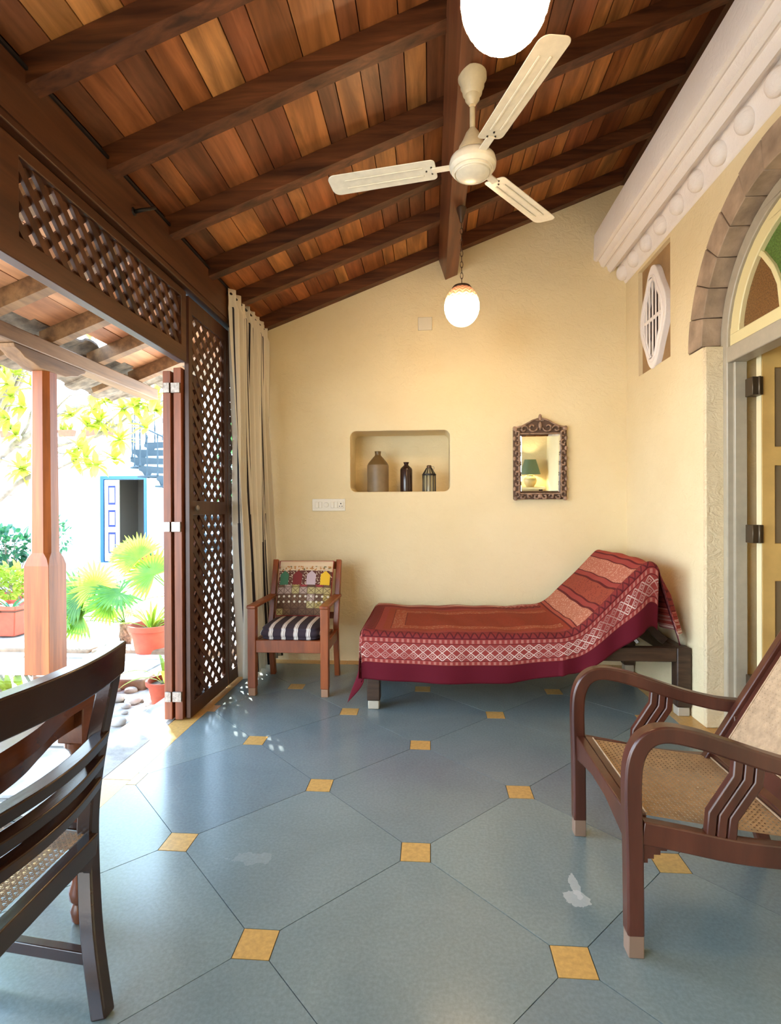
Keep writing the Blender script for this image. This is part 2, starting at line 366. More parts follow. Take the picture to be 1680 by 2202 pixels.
# ------------------------------------------------------------------ floor
fl = MB().box((XL-0.25, YF, -0.2), (XR+0.1, YB+0.02, -0.004)).build('floor', M['grout']); struct(fl)
Wt = 0.9174; ox, oy = -0.0657*Wt, -0.3128*Wt; s_in = 0.055
FX0, FX1, FY0, FY1 = -1.43, 1.475, YF, 4.42
def tilemesh(name, poly, zt, mat, g=0.0012):
    c = Vector((sum(p[0] for p in poly)/len(poly), sum(p[1] for p in poly)/len(poly)))
    pts = []
    for p in poly:
        d = Vector(p)-c; k = max(0, d.length-g*1.4)/d.length; q = c+d*k; pts.append((q.x, q.y, -0.006))
    return MB().prism(pts, (0, 0, zt+0.006)).build(name, mat, fl)
for half in (0, 1):
    for i in range(-4, 5):
        for j in range(-4, 9):
            cx, cy = ox+(i+half*.5)*Wt, oy+(j+half*.5)*Wt; h = Wt/2; s = s_in
            po = [(cx+h-s, cy-s), (cx+h-s, cy+s), (cx+s, cy+h-s), (cx-s, cy+h-s), (cx-h+s, cy+s), (cx-h+s, cy-s), (cx-s, cy-h+s), (cx+s, cy-h+s)]
            po = clip(po, FX0, FY0, FX1, FY1)
            if len(po) > 2:
                ar = 0.5*abs(sum(po[k-1][0]*po[k][1]-po[k][0]*po[k-1][1] for k in range(len(po))))
                if ar > 0.002: tilemesh('tile', po, random.uniform(-.0004, .0003), M['floor'])
            if half:
                ix, iy = cx, cy-h
            else: ix, iy = cx+h-Wt, cy
            for (qx, qy) in ([(cx, cy+h)]):
                po = clip([(qx-s, qy-s), (qx+s, qy-s), (qx+s, qy+s), (qx-s, qy+s)], FX0, FY0, FX1, FY1)
                if len(po) > 2: tilemesh('inset_tile', po, 0.0003, M['yellow'])
def strip(x0, y0, x1, y1, n, alongy, mat=None, z=0.0002):
    for k in range(n):
        if alongy: po = [(x0, y0+(y1-y0)*k/n), (x1, y0+(y1-y0)*k/n), (x1, y0+(y1-y0)*(k+1)/n), (x0, y0+(y1-y0)*(k+1)/n)]
        else: po = [(x0+(x1-x0)*k/n, y0), (x0+(x1-x0)*(k+1)/n, y0), (x0+(x1-x0)*(k+1)/n, y1), (x0+(x1-x0)*k/n, y1)]
        tilemesh('border_stone', po, z, mat or M['yellow'])
strip(-1.57, YF, FX0, YB, 9, True); strip(FX1, YF, XR, YB, 9, True); strip(FX0, FY1, FX1, YB, 4, False)
strip(XR, 1.95, 2.0, 3.29, 2, True)
# ------------------------------------------------------------------ ceiling: boards, rafters, beam
def tilt(x): return Vector((x, 0, 0))
ceil = MB()
x0, x1 = -2.45, 2.3
ceil.add([(x0, YF, zpl(x0)+.024), (x1, YF, zpl(x1)+.024), (x1, YB+.07, zpl(x1)+.024), (x0, YB+.07, zpl(x0)+.024),
          (x0, YF, zpl(x0)+.08), (x1, YF, zpl(x1)+.08), (x1, YB+.07, zpl(x1)+.08), (x0, YB+.07, zpl(x0)+.08)],
         [(0,3,2,1),(4,5,6,7),(0,1,5,4),(1,2,6,5),(2,3,7,6),(3,0,4,7)])
ceil = ceil.build('ceiling', M['dark']); struct(ceil)
RY = [1.855, 2.34, 2.91, 3.437, 3.933, 4.49]      # rafters seen
RYall = [-1.2, -0.6, 0.0, 0.62, 1.24]+RY
def board(xa, xb, ya, yb, dz, mat, name='board', par=None):
    t = 0.02; g = 0.0025
    xa += g; xb -= g
    b = MB(); v = []
    for z in (0, t):
        for x, y in ((xa, ya), (xb, ya), (xb, yb), (xa, yb)): v.append((x, y, zpl(x)+z+dz))
    b.add(v, [(0,3,2,1),(4,5,6,7),(0,1,5,4),(1,2,6,5),(2,3,7,6),(3,0,4,7)])
    return b.build(name, mat, par or ceil)
bays = [(1.30, RY[0])]+[(RY[i], RY[i+1]) for i in range(5)]+[(RY[5], YB+.05)]
for ya, yb in bays:
    x = -1.46
    while x < 1.72:
        w = random.choice((0.085, 0.105, 0.12, 0.135, 0.15, 0.165)); xe = min(x+w, 1.78)
        board(x, xe, ya, yb, random.uniform(0, .003), M['ceil']); x = xe
x = -1.46
while x < 1.72:
    xe = x+0.17; board(x, xe, YF, 1.30, random.uniform(0, .003), M['ceil'])
    x = xe
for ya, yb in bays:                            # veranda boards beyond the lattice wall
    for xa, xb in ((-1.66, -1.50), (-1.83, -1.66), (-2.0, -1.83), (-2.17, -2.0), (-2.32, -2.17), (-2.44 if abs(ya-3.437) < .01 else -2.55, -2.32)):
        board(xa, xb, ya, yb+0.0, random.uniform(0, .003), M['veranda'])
for y in RYall:
    for (xa, xb, mt) in ((-1.46, 1.72, M['rafter']), (-2.60, -1.56, M['plate'])):
        b = MB(); v = []; w = 0.036
        for z in (0.0, RH-0.001):
            for x, yy in ((xa, y-w), (xb, y-w), (xb, y+w), (xa, y+w)): v.append((x, yy, zraf(x)+z))
        b.add(v, [(0,3,2,1),(4,5,6,7),(0,1,5,4),(1,2,6,5),(2,3,7,6),(3,0,4,7)])
        b.build('rafter', mt, ceil)
MB().box((1.56, YF, zraf(1.56)+.002), (1.604, YB, zpl(1.6)+.02)).build('wall_plate', M['dark'], ceil)
BL, BR = Vector((.133, 0, 3.209)), Vector((.236, 0, 3.250))
up = Vector((-.058, 0, .176))
MB().prism([(p.x, YF, p.z) for p in (BL, BR, BR+up, BL+up)], (0, YB-YF+.05, 0)).build('beam', M['beam'], ceil, bevel=0.004, seg=1)

# ------------------------------------------------------------------ back wall with niche
def rrect(x0, z0, x1, z1, r, n=5):
    out = []
    for cx, cz, a0 in ((x1-r, z0+r, -PI/2), (x1-r, z1-r, 0), (x0+r, z1-r, PI/2), (x0+r, z0+r, PI)):
        for k in range(n+1):
            a = a0+PI/2*k/n; out.append((cx+r*math.cos(a), cz+r*math.sin(a)))
    return out
NX0, NX1, NZ0, NZ1 = -.678, .165, 1.437, 1.952
wb = MB(); outer = [(-1.62, -.05), (1.95, -.05), (1.95, zpl(1.95)), (-1.62, zpl(-1.62))]
hole = rrect(NX0, NZ0, NX1, NZ1, 0.05)
wb.holed([outer, hole[::-1]], lambda a, b: (a, YB, b), (0, 0.33, 0))
wb.add([(NX0-.1, YB+.329, NZ0-.1), (NX1+.1, YB+.329, NZ0-.1), (NX1+.1, YB+.329, NZ1+.1), (NX0-.1, YB+.329, NZ1+.1)], [(0,1,2,3)])
wall_back = wb.build('wall_back', M['plaster']); struct(wall_back)
md = wall_back.modifiers.new('b', 'BEVEL'); md.width = 0.014; md.segments = 3; md.limit_method = 'ANGLE'; md.angle_limit = 1.2

# ------------------------------------------------------------------ right wall: arch door hole, vent recess
AC, AZ, AR, ARo = 2.62, 2.23, 0.67, 0.84
out = [(YF, -.05), (YB, -.05), (YB, zpl(XR)+.05), (YF, zpl(XR)+.05)]
dh = [(AC-AR, -.04), (AC+AR, -.04), (AC+AR, AZ), (AC+ARo, AZ)]
for k in range(1, 24):
    a = PI*k/24; dh.append((AC+ARo*math.cos(a), AZ+ARo*math.sin(a)))
dh += [(AC-ARo, AZ), (AC-AR, AZ)]
jr = [(3.72, 2.30), (4.27, 2.30), (4.27, 3.10), (3.72, 3.10)]
wr = MB().holed([out, dh, jr], lambda a, b: (XR, a, b), (0.30, 0, 0))
wr.box((XR+.06, 3.6, 2.2), (XR+.14, 4.4, 3.2))
wall_right = wr.build('wall_right', M['plaster']); struct(wall_right)
MB().box((XR+.03, 3.721, 2.301), (XR+.062, 4.269, 3.099)).build('recess_panel', M['recess'], wall_right)
# rough plaster reveal
rv = MB().box((XR-.004, 3.255, 0.001), (XR+.10, 3.2905, AZ-.005)).build('rough_reveal', M['plaster_rough'], wall_right, bevel=.006)
# arch stones
NV = 13
for k in range(NV):
    a0, a1 = PI*k/NV+.003, PI*(k+1)/NV-.003
    r0 = AR+random.uniform(-.004, .006); r1 = ARo-.004; po = []
    for i in range(4): a = a0+(a1-a0)*i/3; po.append((XR-.006+random.uniform(-.003, .003)*0, AC+r0*math.cos(a), AZ+.004+r0*math.sin(a)))
    for i in range(4): a = a1+(a0-a1)*i/3; po.append((XR-.006, AC+r1*math.cos(a), AZ+.004+r1*math.sin(a)))
    dx = random.uniform(-.006, .004); po = [(p[0]+dx, p[1], p[2]) for p in po]
    MB().prism(po, (0.14, 0, 0)).build('stone', M['stone'], wall_right, bevel=.004, seg=1)
# quatrefoil vent
def quat(cy, cz, ry, rz, n=48, lob=0.09):
    return [(cy+ry*(1+lob*math.cos(4*t))*math.cos(t), cz+rz*(1+lob*math.cos(4*t))*math.sin(t)) for t in [2*PI*k/n for k in range(n)]]
vent = thing('vent_grille', 'white plaster quatrefoil vent grille with upright bars in brown recess near the corner', 'vent', (XR+.02, 3.99, 2.65))
MB().holed([quat(3.99, 2.66, .205, .34), quat(3.99, 2.65, .142, .255)[::-1]], lambda a, b: (XR-.012, a, b), (0.06, 0, 0)).build('surround', M['cornice'], vent, bevel=.012, seg=3)
MB().holed([quat(3.99, 2.65, .172, .288), quat(3.99, 2.65, .148, .262)[::-1]], lambda a, b: (XR-.022, a, b), (0.02, 0, 0)).build('moulding', M['cornice'], vent, bevel=.006, seg=2)
MB().prism([(XR+.028, a, b) for a, b in quat(3.99, 2.65, .152, .265)], (.0015, 0, 0)).build('shade_plate', plain('vent_shadow', (.05, .03, .025), .95), vent, label='dark plate painted as the shade behind the bars')  # dark sheet, its colour stands in for shade inside the vent
for k in range(5):
    y = 3.99+(k-2)*.054; h = [.19, .245, .262, .245, .19][k]
    MB().box((XR-.010, y-.011, 2.65-h), (XR-.002, y+.010, 2.65+h)).build('bar', M['cornice'], vent, bevel=.004, seg=1)
MB().box((XR-.012, 3.85, 2.636), (XR-.001, 4.13, 2.664)).build('crossbar', M['cornice'], vent, bevel=.004, seg=1)

# cornice
prof = [(1.62, 3.60), (1.40, 3.56), (1.352, 3.53), (1.345, 3.335), (1.352, 3.318), (1.372, 3.312), (1.385, 3.318), (1.392, 3.305), (1.405, 3.272), (1.425, 3.262), (1.440, 3.272),
        (1.452, 3.27), (1.462, 3.235), (1.478, 3.218), (1.492, 3.228), (1.505, 3.232), (1.515, 3.262), (1.548, 3.268), (1.585, 3.150), (1.592, 3.135), (1.60, 3.128), (1.62, 3.125)]
trim = MB().prism([(x, YF, z) for x, z in prof], (0, YB-YF-.001, 0)).build('trim_1', M['cornice'], smooth='angle'); struct(trim)
y = 4.49
while y > 1.2:
    b = MB().sphere((1.566, y, 3.20), 0.062, 18, 12, (0.8, 1, 1)); b.build('plaster_ball', M['cornice'], trim, smooth=True); y -= 0.2435

# ------------------------------------------------------------------ arched door and fanlight
door = sempty('door_1', (0, 0, 0))
fx0, fx1 = 1.70, 1.80
def archframe(ro, ri, zb, x0, x1, name, mat, par, bev=.005):
    n = 24; o = [(AC+ro*math.cos(PI*k/n), AZ+ro*math.sin(PI*k/n)) for k in range(n+1)]
    i = [(AC+ri*math.cos(PI*k/n), AZ+ri*math.sin(PI*k/n)) for k in range(n+1)]
    lp = [(AC+ro, zb)]+o+[(AC-ro, zb), (AC-ri, zb)]+i[::-1]+[(AC+ri, zb)]
    return MB().holed([lp], lambda a, b: (x0, a, b), (x1-x0, 0, 0)).build(name, mat, par, bevel=bev, seg=1)
archframe(AR-.001, AR-.075, 0.0, fx0, fx1, 'frame', M['doorframe'], door)
archframe(AR-.075, AR-.098, 0.0, fx0+.03, fx1, 'stop_moulding', M['doorframe'], door)
MB().box((fx0, AC-AR+.07, 2.115), (fx1, AC+AR-.07, 2.205)).build('transom', M['doorframe'], door, bevel=.006)
fan_ = sempty('window_1')
n = 24
def halfring(ro, ri, zb, x0, x1, name, mat, par):
    o = [(AC+ro*math.cos(PI*k/n), AZ+ro*math.sin(PI*k/n)) for k in range(n+1)]; i = [(AC+ri*math.cos(PI*k/n), AZ+ri*math.sin(PI*k/n)) for k in range(n+1)]
    return MB().holed([o+i[::-1]], lambda a, b: (x0, a, b), (x1-x0, 0, 0)).build(name, mat, par, bevel=.005, seg=1)
halfring(AR-.076, AR-.16, AZ, 1.715, 1.775, 'sash', M['fanlight'], fan_)
MB().box((1.7135, AC-AR+.078, 2.207), (1.7765, AC+AR-.078, 2.275)).build('sash_rail', M['fanlight'], fan_, bevel=.005)
for sgn in (1, -1):
    p = [(1.745, AC+sgn*(.505*math.cos(a)), AZ+.505*math.sin(a)) for a in (0.72,)]
    pts = [(1.745, AC+sgn*.385, 2.66), (1.745, AC+sgn*.31, 2.60), (1.745, AC+sgn*.23, 2.50), (1.745, AC+sgn*.18, 2.40), (1.745, AC+sgn*.16, 2.27)]
    MB().sweep(pts, [(-.014, -.02), (.014, -.02), (.014, .02), (-.014, .02)], (1, 0, 0)).build('glazing_bar', M['fanlight'], fan_, bevel=.003, seg=1)
    g = [(1.742, AC+sgn*y_, z_) for y_, z_ in ((.535, 2.24), (.53, 2.34), (.51, 2.43), (.47, 2.54), (.40, 2.63), (.31, 2.60), (.23, 2.50), (.18, 2.40), (.16, 2.27))]
    MB().prism(g, (.004, 0, 0)).build('brown_pane', M['brownglass'], fan_, label='brown textured glass pane')
g = [(1.743, AC+y_, z_) for y_, z_ in ((.16, 2.27), (.18, 2.40), (.23, 2.50), (.31, 2.60), (.385, 2.65), (.2, 2.71), (0, 2.745), (-.2, 2.71), (-.385, 2.65), (-.31, 2.60), (-.23, 2.50), (-.18, 2.40), (-.16, 2.27))]
MB().prism(g, (.004, 0, 0)).build('green_pane', M['greenglass'], fan_, label='green textured glass pane')
for sg in (1, -1):
    ys = sorted((AC+sg*.50, AC+sg*.592)); MB().box((1.7165, ys[0]+.001, 2.21), (1.7735, ys[1]-.001, 2.31)).build('sash_corner', M['fanlight'], fan_)
# open leaf, swung into the next room
leaf = MB()
LX0, LX1, LY0, LY1, LT = 1.822, 2.44, 3.10, 3.145, 2.19
pans = [(1.00, 0), ]
zs = [(0.20, 0.877), (1.088-.0, 1.516-.428+.0)]
panels = [(.22, .88), (1.088, 1.516), (1.621, 2.056)]
stl = [(LX0, .01), (LX1, .01), (LX1, LT), (LX0, LT)]
holes = [[(1.892, a), (1.892, b), (2.37, b), (2.37, a)] for a, b in panels]
lf = leaf.holed([stl]+holes, lambda a, b: (a, LY0, b), (0, LY1-LY0, 0)).build('leaf', M['doorleaf'], door, bevel=.004)
for a, b in panels:
    p = MB().box((1.893, LY0+.016, a+.001), (2.369, LY1-.012, b-.001)).build('panel', M['doorpanel'], lf)
    MB().box((1.94, LY0+.006, a+.05), (2.32, LY0+.03, b-.05)).build('raised_field', M['doorleaf'], lf, bevel=.01)
MB().box((LX0-.003, LY0+.001, .011), (LX0, LY1-.001, LT-.001)).build('leaf_edge', M['dooredge'], door)
for z in (.30, 1.14, 1.955):
    h = MB().box((1.765, 3.085, z-.05), (1.822, 3.155, z+.05)); h.lathe((1.80, 3.082, z-.05), [(.008, 0), (.008, .1)], 8)
    h.build('hinge', M['brass'], door, bevel=.002, seg=1)
# next room
st = struct(MB().box((1.95, 3.35, -.1), (3.6, 3.45, 3.4)).build('wall_inner_far', M['plaster']))
struct(MB().box((3.6, 1.0, -.1), (3.7, 3.45, 3.4)).build('wall_inner_right', M['plaster']))
struct(MB().box((1.95, 1.0, -.1), (3.6, 1.1, 3.4)).build('wall_inner_near', M['plaster']))
struct(MB().box((2.0, 1.0, -.1), (3.7, 3.45, -.004)).build('floor_inner', M['yellow']))
struct(MB().box((1.90, 1.0, 3.3), (3.7, 3.45, 3.4)).build('ceiling_inner', M['plaster']))
# wall behind the photographer
struct(MB().holed([[(-1.62, -.05), (1.95, -.05), (1.95, zpl(1.95)), (-1.62, zpl(-1.62))]], lambda a, b: (a, YF, b), (0, -.15, 0)).build('wall_front', M['plaster']))

# ------------------------------------------------------------------ left side: header beam, lattice frieze, folding lattice leaves
hd = MB().box((-1.555, YF, 2.61), (-1.435, YB, 2.88)).build('trim_2', M['dark'], bevel=.006); struct(hd)
MB().box((-1.46, YF, 2.855), (-1.425, YB, 2.868)).build('edge_moulding', M['iron'], hd)
MB().box((-1.437, YF, 2.64), (-1.427, YB, 2.655)).build('bead', M['dark'], hd)
def lath_panel(par, x, y0, y1, z0, z1, pitch, w, t, mat, ph=0.0):
    """crossed diagonal laths, clipped to a rectangle, each lath its own object"""
    for layer, sg in ((0, 1), (1, -1)):
        xx = x+(t/2 if layer else -t/2)
        lo, hi = (y0-(z1), y1-(z0)) if sg == 1 else (y0+z0, y1+z1)
        k = math.floor(lo/pitch)
        while k*pitch+ph < hi:
            c = k*pitch+ph; k += 1
            hw = w/math.sqrt(2)*1.0
            # band: y - sg*z in [c-hw, c+hw]
            big = 10
            po = [(c-hw+sg*(-big), -big), (c+hw+sg*(-big), -big), (c+hw+sg*big, big), (c-hw+sg*big, big)]
            po = clip(po, y0, z0, y1, z1)
            if len(po) < 3: continue
            ar = 0.5*abs(sum(po[i-1][0]*po[i][1]-po[i][0]*po[i-1][1] for i in range(len(po))))
            if ar < 3e-4: continue
            MB().prism([(xx-t/2, a, b) for a, b in po], (t, 0, 0)).build('lath', mat, par)
frieze = thing('lattice_frieze', 'dark wooden lattice frieze panel of crossed laths above the open doorway', 'lattice', (-1.5, 2.45, 2.18))
fr = MB().holed([[(1.56, 2.18), (3.155, 2.18), (3.155, 2.608), (1.56, 2.608)], [(1.83, 2.272), (3.09, 2.272), (3.09, 2.56), (1.83, 2.56)]], lambda a, b: (-1.525, a, b), (.055, 0, 0))
fr.build('frame', M['dark'], frieze, bevel=.004)
lath_panel(frieze, -1.50, 1.825, 3.095, 2.268, 2.565, 0.107, 0.033, 0.015, M['lath'])
def make_leaf(name, label, x, y0, y1, z1, th=.045, lath=True, mid=1.30, lz=0.10, st=.05, lw=.037):
    t = thing(name, label, 'lattice door', (x, (y0+y1)/2, 0), 'folding lattice door leaves')
    holes = [[(y0+st, .10), (y1-st, .10), (y1-st, mid-.045), (y0+st, mid-.045)], [(y0+st, mid+.045), (y1-st, mid+.045), (y1-st, z1-.10), (y0+st, z1-.10)]]
    MB().holed([[(y0, .008), (y1, .008), (y1, z1), (y0, z1)]]+holes, lambda a, b: (x-th/2, a, b), (th, 0, 0)).build('frame', M['leafpost'] if x < -1.5 else M['darkz'], t, bevel=.003, seg=1)
    if lath:
        for a, b in ((.097, mid-.042), (mid+.042, z1-.097)):
            lath_panel(t, x, y0+st-.003, y1-st+.003, a, b, .107, lw, .004, M['lath'], ph=.03 if x > -1.5 else .02)
    return t
l1 = make_leaf('lattice_door', 'tall dark lattice door panel directly left of the striped curtain', -1.487, 3.19, 3.80, 2.60, .03)
l2 = make_leaf('lattice_door', 'dark lattice door panel hidden behind the striped curtain at the wall', -1.487, 3.815, 4.48, 2.60, .03)
l3 = make_leaf('lattice_door', 'inner of two folded reddish lattice door leaves seen edge on', -1.535, 3.165, 3.47, 2.155, .05, True, 1.3)
l4 = make_leaf('lattice_door', 'outer of two folded reddish lattice door leaves seen edge on', -1.60, 3.160, 3.47, 2.135, .05, True, 1.3)
MB().lathe((-1.462, 3.265, 1.30), [(.014, 0), (.018, .008), (.012, .014)], 12, (1,0,0)).build('door_knob', M['steel'], l1, label='small worn metal knob')
for z in (2.03, 1.185, .15):
    MB().box((-1.57, 3.150, z-.03), (-1.535+.02, 3.1645, z+.03)).build('hinge_plate', M['steel'], l3, bevel=.001, seg=1)
    MB().box((-1.615, 3.146, z-.03), (-1.578, 3.1595, z+.03)).build('hinge_plate', M['steel'], l4, bevel=.001, seg=1)
MB().box((-1.57, 3.09, 2.60), (-1.44, 3.10, 2.601))
cp = MB().box((-1.555, 3.158, 0.0), (-1.505, 3.163, 0.0))
post2 = struct(MB().box((-1.55, 1.43, 0), (-1.45, 1.555, 2.61)).build('trim_3', M['darkz'], bevel=.005))
# curtain rod
rod = thing('curtain_rod', 'dark slim curtain rod at the top of the lattice wall', 'rod', (-1.415, 4.1, 2.80))
MB().tube([(-1.40, 3.7, 2.815), (-1.40, 4.525, 2.815)], .008, 8).build('pole', M['iron'], rod, smooth=True)
MB().sphere((-1.40, 4.50, 2.815), .02).build('finial', M['iron'], rod, smooth=True)
MB().bar((-1.435, 3.72, 2.83), (-1.40, 3.72, 2.815), .015, .02).build('bracket', M['iron'], rod)
bk = thing('wall_bracket', 'small black iron hook fixed on the dark header beam', 'bracket', (-1.43, 2.55, 2.72))
MB().tube([(-1.435, 2.52, 2.74), (-1.40, 2.52, 2.745), (-1.385, 2.54, 2.76), (-1.37, 2.60, 2.80)], .009, 6).build('hook', M['iron'], bk, smooth=True)
MB().lathe((-1.4365, 2.52, 2.74), [(.022, 0), (.018, .006)], 10, (1,0,0)).build('rosette', M['iron'], bk)

# ------------------------------------------------------------------ veranda: plate beam, post, bracket, tile overhang
pl = thing('veranda_beam', 'weathered wooden veranda beam carried along the tops of the posts', 'beam', (-2.56, 3, 2.3))
MB().box((-2.62, -.8, 2.305), (-2.50, 4.78, 2.405)).build('beam', M['plate'], pl, bevel=.008)
pst = thing('veranda_post', 'reddish chamfered wooden veranda post standing outside the open doorway', 'post', (-2.565, 3.4, -.2))
# lower square, upper chamfered
def oct_ring(cx, cy, h, c, z): return [(cx-h+c, cy-h, z), (cx+h-c, cy-h, z), (cx+h, cy-h+c, z), (cx+h, cy+h-c, z), (cx+h-c, cy+h, z), (cx-h+c, cy+h, z), (cx-h, cy+h-c, z), (cx-h, cy-h+c, z)]
b = MB(); rings = [oct_ring(-2.565, 3.4, .086, .002, -.2), oct_ring(-2.565, 3.4, .086, .002, .925), oct_ring(-2.565, 3.4, .078, .012, .975), oct_ring(-2.565, 3.4, .071, .032, 1.01), oct_ring(-2.565, 3.4, .064, .030, 2.205)]
v = [p for r in rings for p in r]; f = [(i*8+k, i*8+(k+1)%8, (i+1)*8+(k+1)%8, (i+1)*8+k) for i in range(4) for k in range(8)]+[tuple(range(7, -1, -1)), tuple(range(32, 40))]
b.add(v, f).build('shaft', M['post'], pst)
bp = [(3.06, 2.303), (3.07, 2.28), (3.12, 2.262), (3.15, 2.24), (3.22, 2.225), (3.28, 2.206), (3.52, 2.206), (3.58, 2.225), (3.65, 2.24), (3.68, 2.262), (3.73, 2.28), (3.74, 2.303)]
MB().prism([(-2.62, a, b_) for a, b_ in bp], (.12, 0, 0)).build('bracket_capital', M['plate'], pst, bevel=.004)
ov = thing('tile_overhang', 'weathered clay tile eave overhanging beyond the veranda beam', 'roof', (-2.8, 2.5, 2.2))
NT = 34; ya, yb = -.8, 4.93
for k in range(NT):
    y0_ = ya+(yb-ya)*k/NT; w = (yb-ya)/NT; bb = MB(); r = w*.5
    xs = (-2.52, -3.04+random.uniform(-.015, .015)); pv = []
    for x in xs:
        for i in range(6):
            a = PI*i/5; pv.append((x, y0_+w/2-r*math.cos(a)*1.02, zpl(x)+.012+.022*math.sin(a)*(1 if k % 2 else -1)))
    pv += [(p[0], p[1], p[2]+.016) for p in pv]
    ff = [(i, i+1, i+7, i+6) for i in range(5)]+[(i+12, i+18, i+19, i+13) for i in range(5)]+[(i, i+12, i+13, i+1) for i in range(5)]+[(i+6, i+7, i+19, i+18) for i in range(5)]
    bb.add(pv, ff).build('roof_tile', M['tile'], ov)
for y in RYall[2:]:
    MB().bar((-2.63, y, zraf(-2.63)+.085), (-2.93, y, zraf(-2.93)+.085), .05, .045).build('rafter_tail', M['plate'], ov)
# back end of the veranda roof on the far side of the wall: corner tiles, inner ones lengthened to stop stray sun
for k in range(9):
    x = -2.9+.16*k
    MB().bar((x, 4.56, zpl(x)+.095), (x, 5.02 if x < -2.6 else 5.5, zpl(x)+(.02 if x < -2.6 else -.03)), .152, .018).build('corner_tile', M['tile'], ov)

cb_ = MB(); v_ = [(x, y, zpl(x)+d) for d in (.11, .13) for x, y in ((-2.75, 4.57), (-1.45, 4.57), (-1.45, 5.5), (-2.62, 5.5))]
cb_.add(v_, [(0,3,2,1),(4,5,6,7),(0,1,5,4),(1,2,6,5),(2,3,7,6),(3,0,4,7)]).build('sun_block_slab', M['veranda'], ov)  # added slab, blocks sun leaking past the roof end
# ------------------------------------------------------------------ courtyard
gr = MB().box((-24, -8, -.5), (XL-.09, 24, -.22)).build('ground', M['earth']); struct(gr)
MB().box((XL-.34, YF, -.22), (XL-.07, 4.6, -.003)).build('threshold', M['flag'], gr, bevel=.01)
def flags(xa, xb, ya, yb, sx_, sy_, z):
    y = ya
    while y < yb:
        h = sy_*random.uniform(.7, 1.3); x = xa+random.uniform(-.3, 0)
        while x < xb:
            w = sx_*random.uniform(.7, 1.4); j = lambda: random.uniform(-.035, .035)
            xe = min(x+w, xb)
            po = [(x+.02+j()*.5, y+.02+j()*.5, -.225), (xe-.02, y+.02+j(), -.225), (xe-.02+j()*.5, y+h-.02+j()*.5, -.225), (x+.02+j()*.5, y+h-.02+j()*.5, -.225)]
            MB().prism(po, (0, 0, .025+z+random.uniform(-.006, .008))).build('flagstone', M['flag'], gr, bevel=.008, seg=1)
            x += w
        y += h
flags(-5.2, -1.86, 1.0, 4.2, .75, .6, 0.0)
flags(-7.0, -1.75, 4.5, 5.1, .9, .55, 0.06)
flags(-8.5, -1.6, 5.4, 9.5, 1.0, .8, 0.02)
flags(-11.5, -3.0, 9.5, 13.8, 1.5, 1.2, 0.0)
for (yy, zz) in ((4.35, .09), (5.22, .10)):
    x = -7.0
    while x < -1.75:
        w = random.uniform(.5, .9); MB().box((x+.01, yy-.09+random.uniform(-.02, .02), -.23), (min(x+w, -1.75)-.01, yy+.09, -.2+zz+random.uniform(-.01, .01))).build('step_stone', M['flagb'], gr, bevel=.02); x += w
for k in range(26):
    x, y = random.uniform(-2.7, -1.9), random.uniform(3.45, 4.25); r = random.uniform(.025, .07)
    MB().sphere((x, y, -.20+r*.3), r, 8, 6, (1, random.uniform(.6, 1), .5)).build('pebble', M['flag'], gr, smooth=True)
# far building
cw = MB(); DX0, DX1, DZ0, DZ1 = -8.86, -7.72, -.08, 2.15
cw.holed([[(-9.0, -.3), (-3.2, -.3), (-3.2, 3.35), (-9.0, 3.35)], [(DX0, DZ0), (DX1, DZ0), (DX1, DZ1), (DX0, DZ1)]], lambda a, b: (a, 14.0, b), (0, .25, 0))
fw = cw.build('courtyard_wall_far', M['outwall']); struct(fw)
sw = MB(); pA, pB = Vector((-8.98, 14.0, 0)), Vector((-9.6, 8.0, 0))
sw.add([(pA.x, pA.y, -.3), (pB.x-1.1, pB.y, -.3), (pB.x-1.1, pB.y, 2.95), (pA.x, pA.y, 2.62), (pA.x-.3, pA.y+.1, -.3), (pB.x-1.6, pB.y, -.3), (pB.x-1.6, pB.y, 2.95), (pA.x-.3, pA.y+.1, 2.62)],
       [(0,1,2,3),(7,6,5,4),(0,4,5,1),(3,2,6,7),(1,5,6,2),(0,3,7,4)])
swo = sw.build('courtyard_wall_left', M['outwall']); struct(swo)
MB().box((-9.1, 13.5, -.3), (-3.2, 14.0, -.1)).build('platform', M['flag'], fw)
gu = MB().tube([(-8.4, 13.9, 2.62), (-9.4, 12.0, 2.70), (-10.8, 8.0, 2.98)], .055, 8).build('gutter', plain('grey_gutter', (.45, .48, .5), .5), swo, smooth=True)
blue = thing('blue_doorway', 'blue painted door frame in the white wall across the courtyard', 'doorway', (-8.3, 14, -.1))
MB().holed([[(DX0-.09, DZ0-.06), (DX1+.06, DZ0-.06), (DX1+.06, DZ1+.09), (DX0-.09, DZ1+.09)], [(DX0, DZ0), (DX1, DZ0), (DX1, DZ1), (DX0, DZ1)]], lambda a, b: (a, 13.96, b), (0, .1, 0)).build('frame', M['bluepaint'], blue)
lfv = MB().holed([[(DX0+.07, DZ0+.02), (DX0+.47, DZ0+.02), (DX0+.47, DZ1-.02), (DX0+.07, DZ1-.02)]]+[[(DX0+.16, a), (DX0+.16, b), (DX0+.38, b), (DX0+.38, a)] for a, b in ((.15, .72), (.86, 1.32), (1.46, 1.98))], lambda a, b: (a, 13.90, b), (0, .04, 0)).build('leaf', M['dooredge'], blue)
for a, b_ in ((.15, .72), (.86, 1.32), (1.46, 1.98)):
    MB().box((DX0+.161, 13.92, a+.001), (DX0+.379, 13.935, b_-.001)).build('panel', M['navy'], lfv)
    MB().box((DX0+.20, 13.905, a+.06), (DX0+.34, 13.93, b_-.06)).build('raised_field', M['dooredge'], lfv)
rm = struct(MB().box((-9.0, 15.9, -.3), (-6.9, 16.0, 3)).build('dim_room_back', M['interior']))
